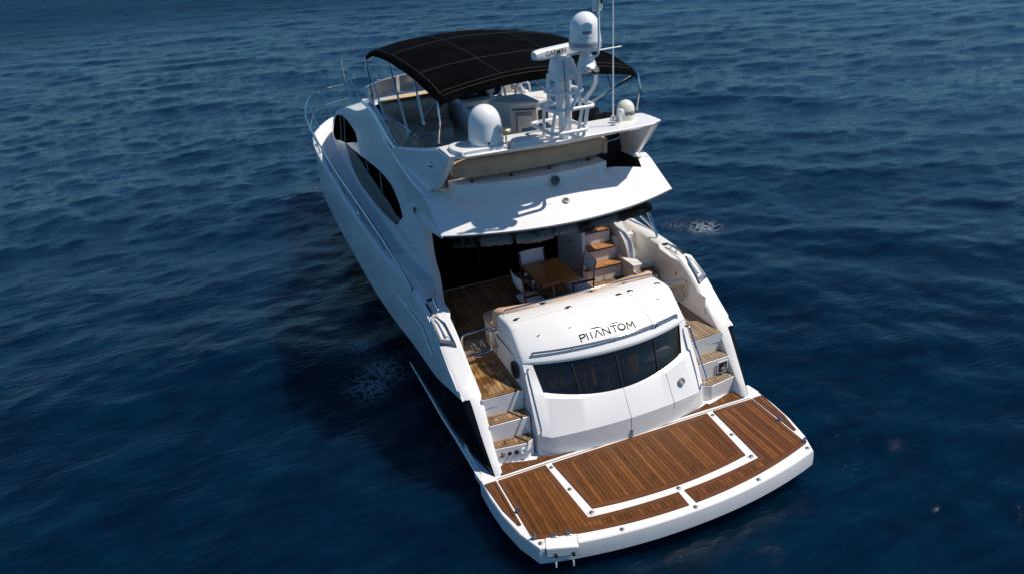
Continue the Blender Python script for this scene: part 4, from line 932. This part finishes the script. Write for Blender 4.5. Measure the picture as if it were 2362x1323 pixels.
MB().lathe([(.10,0),(.10,.02),(.05,.035),(.05,.06)], (-.02,1.83,5.49), 24).build('array_turntable', WHITE, RD)
# lyre frame with the television dome, raked aft
def H(x, y, z): return (.20+.957*(x-.40), 1.50+.957*(y-1.9), 5.556+.957*(z-5.49))
def HL(pts): return [H(*p) for p in pts]
for path in ([(.02,1.62,4.77),(.185,1.62,5.02),(.13,1.56,5.24),(.14,1.52,5.39),H(.36,1.86,5.42)], [(.38,1.95,4.77),(.51,1.83,5.0),(.46,1.70,5.21),(.36,1.58,5.36),H(.46,1.88,5.40)]):
    MB().tube(rpath(path, .09), .028, 12).build('dome_support', RADOME, CG)
q = MB(); S = []
for z, w1, w2 in ((5.17,.13,.07),(5.22,.15,.09),(5.32,.125,.085),(5.41,.09,.07),(5.46,.05,.05)): S.append([H(.40+w1*math.cos(t),1.875+w2*math.sin(t),z) for t in np.linspace(0,2*math.pi,25)[:-1]])
q.loft(S, True, True).build('dome_bracket', RADOME, CG, smooth=50)
q = MB(); q.lathe([(0,.02),(.06,.015),(.07,-.02),(.05,-.05),(0,-.055)], H(.45,1.72,5.235), 18, (.2,-.6,.6)); q.build('flood_lamp', RUB, CG)
q = MB(); q.lathe([(0,.04),(.07,.03),(.075,0),(.06,-.03)], H(.38,1.74,5.27), 18, (0,-.5,.8)); q.build('lamp_hood', RADOME, CG)
SD3 = dome(H(.40,1.9,5.49), .2125, .46, RADOME, 'television_dome', WG)
MB().lathe([(.158,.0),(.213,.048),(.2168,.096),(.2158,.103)], H(.40,1.9,5.484), 48).build('dome_skirt', GREYL, SD3)
q = MB(); q.tube(rpath(HL([(.36,1.83,5.43),(.36,1.68,5.41),(.455,1.63,5.42),(.465,1.62,5.60),(.465,1.62,6.6)]), .07), .016); MA = q.build('light_mast', RADOME, WG)
MB().box(H(.395,1.63,5.985),H(.535,1.67,6.32)).build('mast_box', RADOME, MA, bevel=.012)
q = MB(); q.tube(HL([(.495,1.60,6.2),(.495,1.58,6.08)]), .02); q.tube(HL([(.495,1.59,6.09),(.48,1.58,6.03),(.51,1.59,6.01)]), .006, 6); q.build('mast_lamp', RUB, MA)
q = MB(); q.tube(HL([(.10,1.86,5.44),(.97,1.92,5.455)]), .010); q.build('cross_bar', RADOME, MA)
MB().tube(HL([(.95,1.915,5.455),(.952,1.915,4.98)]), .004, 6).build('hanging_aerial', RUB, MA)
# lettering on the domes and the radar bar
def text_mesh(txt, size, bold=0.):
    cu = bpy.data.curves.new('t', 'FONT'); cu.body = txt; cu.size = size; cu.align_x = 'CENTER'; cu.align_y = 'CENTER'; cu.offset = bold; cu.resolution_u = 4
    o = bpy.data.objects.new('t', cu); C.objects.link(o); bpy.context.view_layer.update()
    me = bpy.data.meshes.new_from_object(o.evaluated_get(bpy.context.evaluated_depsgraph_get())); bpy.data.objects.remove(o); bpy.data.curves.remove(cu)
    bm = bmesh.new(); bm.from_mesh(me); bmesh.ops.triangulate(bm, faces=bm.faces); bmesh.ops.subdivide_edges(bm, edges=[e for e in bm.edges if e.calc_length() > size*.2], cuts=2); bmesh.ops.triangulate(bm, faces=bm.faces); bm.to_mesh(me); bm.free(); return me
def put_text(txt, size, fn, mt, parent, bold=0.):
    me = text_mesh(txt, size, bold)
    for vv in me.vertices: vv.co = fn(vv.co.x, vv.co.y)
    me.materials.clear(); me.materials.append(mt); me.update(); o = bpy.data.objects.new('lettering', me); C.objects.link(o); o.parent = parent; return o
def cyl(c, r, a0, z0, tap=0.):
    def f(x, y): t = a0+x/r; rr = r*(1-tap*y)+.002; return Vector((c[0]+rr*math.cos(t), c[1]+rr*math.sin(t), z0+y))
    return f
put_text('GARMIN', .105, lambda x, y: c0+ra*(x-.14)+rp*(-.0755-.002+.005*(.5+y/.075))+Vector((0,0,.005+y*.85)), LETTER, AR, .0006)
A3 = R(-132)
put_text('TracVision', .042, cyl((.20,1.50), .211, A3+.30, 5.714), GREYL, SD3)
for k, ch in enumerate('TV5'):
    f = cyl((.20,1.50), .209, A3+.22+.20*k, 5.781); q = MB(); S = []
    for x in np.linspace(-.017,.017,4): S.append([tuple(f(x, y)) for y in (-.018,.018)])
    o = MB().loft(S).build('emblem_tile', BLUEL, SD3)
    g2 = cyl((.20,1.50), .211, A3+.22+.20*k, 5.781); put_text(ch, .034, lambda x, y, g2=g2: g2(x, y), WHITE, SD3, .001)
put_text('KVH', .025, cyl((.20,1.50), .213, A3+.33, 5.673), GREYL, SD3)
put_text('SAILOR', .075, cyl((1.24,2.10), .1435, R(-72)+.0, 4.53), LETTER, SD2, .003)

RD.location = (0,0,-.055)
for ch in WG.children:
    if ch not in (CG, RD, SD3, MA) and not ch.name.startswith('arch_pad'): ch.location = ARCH_SHIFT

# ------------------------------------------------------------------ bimini
ZC = curve([(2.50,5.10),(2.62,5.19),(3.3,5.27),(4.4,5.35),(5.4,5.40),(6.5,5.36),(7.3,5.25),(7.75,5.12)]); ZE = curve([(2.50,4.96),(2.62,5.03),(3.6,5.17),(4.5,5.22),(5.4,5.24),(6.5,5.20),(7.2,5.10),(7.75,4.96)])
BY = [2.50,2.515,2.56,2.62]+list(np.linspace(2.8,7.4,26))+[7.55,7.66,7.72,7.75]; BXs = [-1,-.985,-.95]+list(np.linspace(-.9,.9,19))+[.95,.985,1]
def bim(x, y): # x in -1..1
    a = abs(x); hw = float(np.interp(y,[2.5,7.0,7.75],[1.6,1.63,1.60])); k = min(1, a/.94)
    z = ZC(y)+(ZE(y)-ZC(y))*k**2.2
    if a > .94: z -= .105*((a-.94)/.06)**1.3*(1 if 2.7 < y < 7.4 else .75)
    if y < 2.62: z -= .045*((2.62-y)/.12)**1.2
    if y > 7.4: z -= .05*((y-7.4)/.35)**1.5
    sag = .02*math.sin(y*5.1)*math.sin(x*7)*(1-k)+.018*abs(math.sin((y-2.5)*math.pi/1.6))*(1 if a < .94 else 0)
    return (x*hw*(1-.012*(a > .99)), y, z-sag*.6)
bmn = MB().loft([[bim(x, y) for x in BXs] for y in BY]); BI = bmn.build('bimini_canopy', BIMINI, Y, smooth=60)
sm = BI.modifiers.new('t', 'SOLIDIFY'); sm.thickness = .008; sm.offset = -1
def seam(pts): MB().tube([(p[0],p[1],p[2]+.004) for p in pts], .0055, 6).build('canopy_seam', SEAM, BI)
for y in (2.58,2.66,3.65,5.4,7.0): seam([bim(x, y) for x in np.linspace(-.93,.93,40)])
for x in (-.36,.36): seam([bim(x, y) for y in np.linspace(2.66,7.6,40)])
for s in (-1, 1):
    seam([bim(s*.94, y) for y in np.linspace(2.6,7.7,40)])
    fr = MB(); T = .016; zc = 4.92
    for p in ([(s*1.58,7.6,4.95),(s*1.62,7.12,3.88)], [(s*1.60,5.3,5.08),(s*1.62,4.45,4.06)], [(s*1.60,3.66,5.05),(s*1.62,3.33,4.5)], [(s*1.59,2.53,4.94),(s*1.62,5.12,3.74)], [(s*1.59,2.52,4.92),(s*1.60,2.45,4.7),(s*1.62,2.58,4.38)], [(s*1.58,7.55,4.95),(s*1.66,5.85,3.8)], [(s*1.59,2.56,4.90),(s*1.64,5.35,3.70)] if s > 0 else [(s*1.6,5.3,5.05),(s*1.62,4.42,4.04)]):
        MB().tube(p, T).build('bimini_pole', CHROME, BI)
    for p in ((1.62,3.33,4.5),(1.62,4.45,4.06),(1.62,2.58,4.38),(1.62,5.12,3.74)):
        MB().lathe([(0,.03),(.026,.025),(.028,-.025),(0,-.03)], (s*p[0],p[1],p[2]), 12).build('pole_joint', DCHROME, BI)
for y in (2.54,3.64,5.38,7.62):
    MB().tube([(p[0],p[1],p[2]-.03) for p in (bim(x, y) for x in np.linspace(-.98,.98,25))], .014, 8).build('bimini_bow', CHROME, BI)

# ------------------------------------------------------------------ rails forward
for s in (-1, 1):
    top = [(2.24,2.87,2.05),(2.255,3.5,2.17),(2.28,4.45,2.26),(2.31,6.0,2.32),(2.35,7.9,2.36),(2.37,9.9,2.41),(2.375,11.6,2.45),(2.355,13.0,2.5),(2.31,14.39,2.56),(2.19,15.5,2.6),(1.93,16.75,2.64),(1.61,17.45,2.66),(1.32,17.8,2.69),(.93,18.0,2.72),(.56,18.0,2.74)]
    q = MB(); q.tube([(s*a, b, c_) for a, b, c_ in top], .025); RL = q.build('side_rail', RAILC, Y)
    zt = curve([(b, c_) for a, b, c_ in top]); xt = curve([(b, a) for a, b, c_ in top])
    for y0, y1 in ((4.78,5.2),(6.5,7.0),(8.45,8.95),(10.36,10.9),(12.2,12.7),(13.6,14.3),(14.9,16.6),(16.1,17.75)):
        MB().tube([(s*(XG(y0)-.06),y0,ZG(y0)-.02),(s*xt(y1),y1,zt(y1))], .017).build('rail_stanchion', RAILC, RL)
    q = MB(); q.tube([(s*2.303,13.74,2.4),(s*2.0,15.4,2.42),(s*1.45,16.5,2.45),(s*.61,16.92,2.48)], .010); q.build('mid_rail', CHROME, RL)
    MB().tube(rpath([(s*.46,16.85,2.1),(s*.53,17.80,2.92),(s*.50,17.85,2.96),(s*.38,17.65,2.96),(s*.22,16.8,2.1)], .05), .015).build('pulpit_post', CHROME, RL)
    for y in (6.83,13.07):
        q = MB(); x = s*(XG(y)-.07); q.tube([(x,y-.14,ZG(y)+.06),(x,y+.14,ZG(y)+.06)], .016); q.tube([(x,y-.05,ZG(y)-.02),(x,y-.05,ZG(y)+.06)], .013); q.tube([(x,y+.05,ZG(y)-.02),(x,y+.05,ZG(y)+.06)], .013); q.build('bow_cleat', CHROME, Y)
MB().tube([(-.52,17.83,2.95),(-.54,17.83,3.55)], .006, 6).build('flag_staff', CHROME, Y)

# ------------------------------------------------------------------ loose furniture in the cockpit
TB = thing('cockpit_table', 'square teak table folded in two leaves on a steel pedestal in the cockpit', 'table', (.04,2.65,1.306))
TZ = .62
for x0, x1 in ((-.33,-.006),(.006,.33)):
    MB().box((x0,-.44,TZ-.055),(x1,.44,TZ)).build('table_leaf', TABLET, TB, bevel=.012, seg=3)
MB().box((-.006,-.41,TZ-.05),(.006,.41,TZ-.012)).build('leaf_gap', RUB, TB)
q = MB(); q.lathe([(.17,0),(.165,.02),(.07,.035),(.065,.05),(.065,.30),(.05,.31),(.05,TZ-.055)], (0,0,0), 28); q.build('pedestal', DCHROME, TB)
for x, y in ((-.355,-.12),(-.355,.2)):
    MB().lathe([(.02,0),(.027,.0),(.03,.04),(.025,.04),(.022,.01),(0,.01)], (x,y,TZ-.09), 20).build('cup_holder', WHITE, TB)
def chair(label, loc, rz):
    o = thing('folding_chair', label, 'chair', loc, rz, 'folding chairs round the cockpit table')
    # faces +y; seat width .48, depth .40
    for s in (-1, 1):
        MB().tube([(s*.23,-.19,.02),(s*.23,.20,.36)], .015, 8).build('leg', MAHOG, o); MB().tube([(s*.20,.20,.02),(s*.20,-.19,.36)], .015, 8).build('leg', MAHOG, o)
        MB().box((s*.235-.022,-.23,.35),(s*.235+.022,.23,.385)).build('side_rail', MAHOG, o, bevel=.005)
        MB().box((s*.245-.026,-.22,.52),(s*.245+.026,.22,.545)).build('armrest', MAHOG, o, bevel=.006)
        MB().tube([(s*.24,.19,.38),(s*.24,.19,.53)], .014, 8).build('arm_post', MAHOG, o)
        MB().tube([(s*.24,-.19,.38),(s*.24,-.21,.62),(s*.24,-.25,.84)], .014, 8).build('back_post', MAHOG, o)
        for y in (-.16,.16): MB().box((s*.258-.004,y-.035,.36),(s*.258+.004,y+.035,.375)).build('bracket', CHROME, o)
    o.scale = (.92,.92,1)
    S = []
    for x in np.linspace(-.235,.235,9): S.append([(x,y,.388-.03*(1-(x/.235)**2)) for y in np.linspace(-.2,.2,5)])
    q = MB().loft(S); c = q.build('canvas_seat', CANVW, o); c.modifiers.new('t','SOLIDIFY').thickness = .006
    S = []
    for x in np.linspace(-.255,.255,9): S.append([(x,-.215-.19*(z-.62)-.035*(1-(x/.255)**2),z) for z in np.linspace(.61,.85,5)])
    q = MB().loft(S); c = q.build('canvas_back', CANVW, o); c.modifiers.new('t','SOLIDIFY').thickness = .008
    return o
def dup(o, loc, rz, label):
    c = o.copy(); C.objects.link(c); c.location = loc; c.rotation_euler = (0,0,rz); c['label'] = label
    for ch in list(o.children):
        d = ch.copy(); C.objects.link(d); d.parent = c
    return c
CH = chair('white canvas folding chair left of the teak table, its back to the port deck', (-.445,2.36,1.306), R(-90))
dup(CH, (-.09,2.875,1.306), R(180), 'white canvas folding chair between the teak table and the black saloon doors')
dup(CH, (.42,2.40,1.306), R(88), 'white canvas folding chair right of the teak table, in front of the stair')
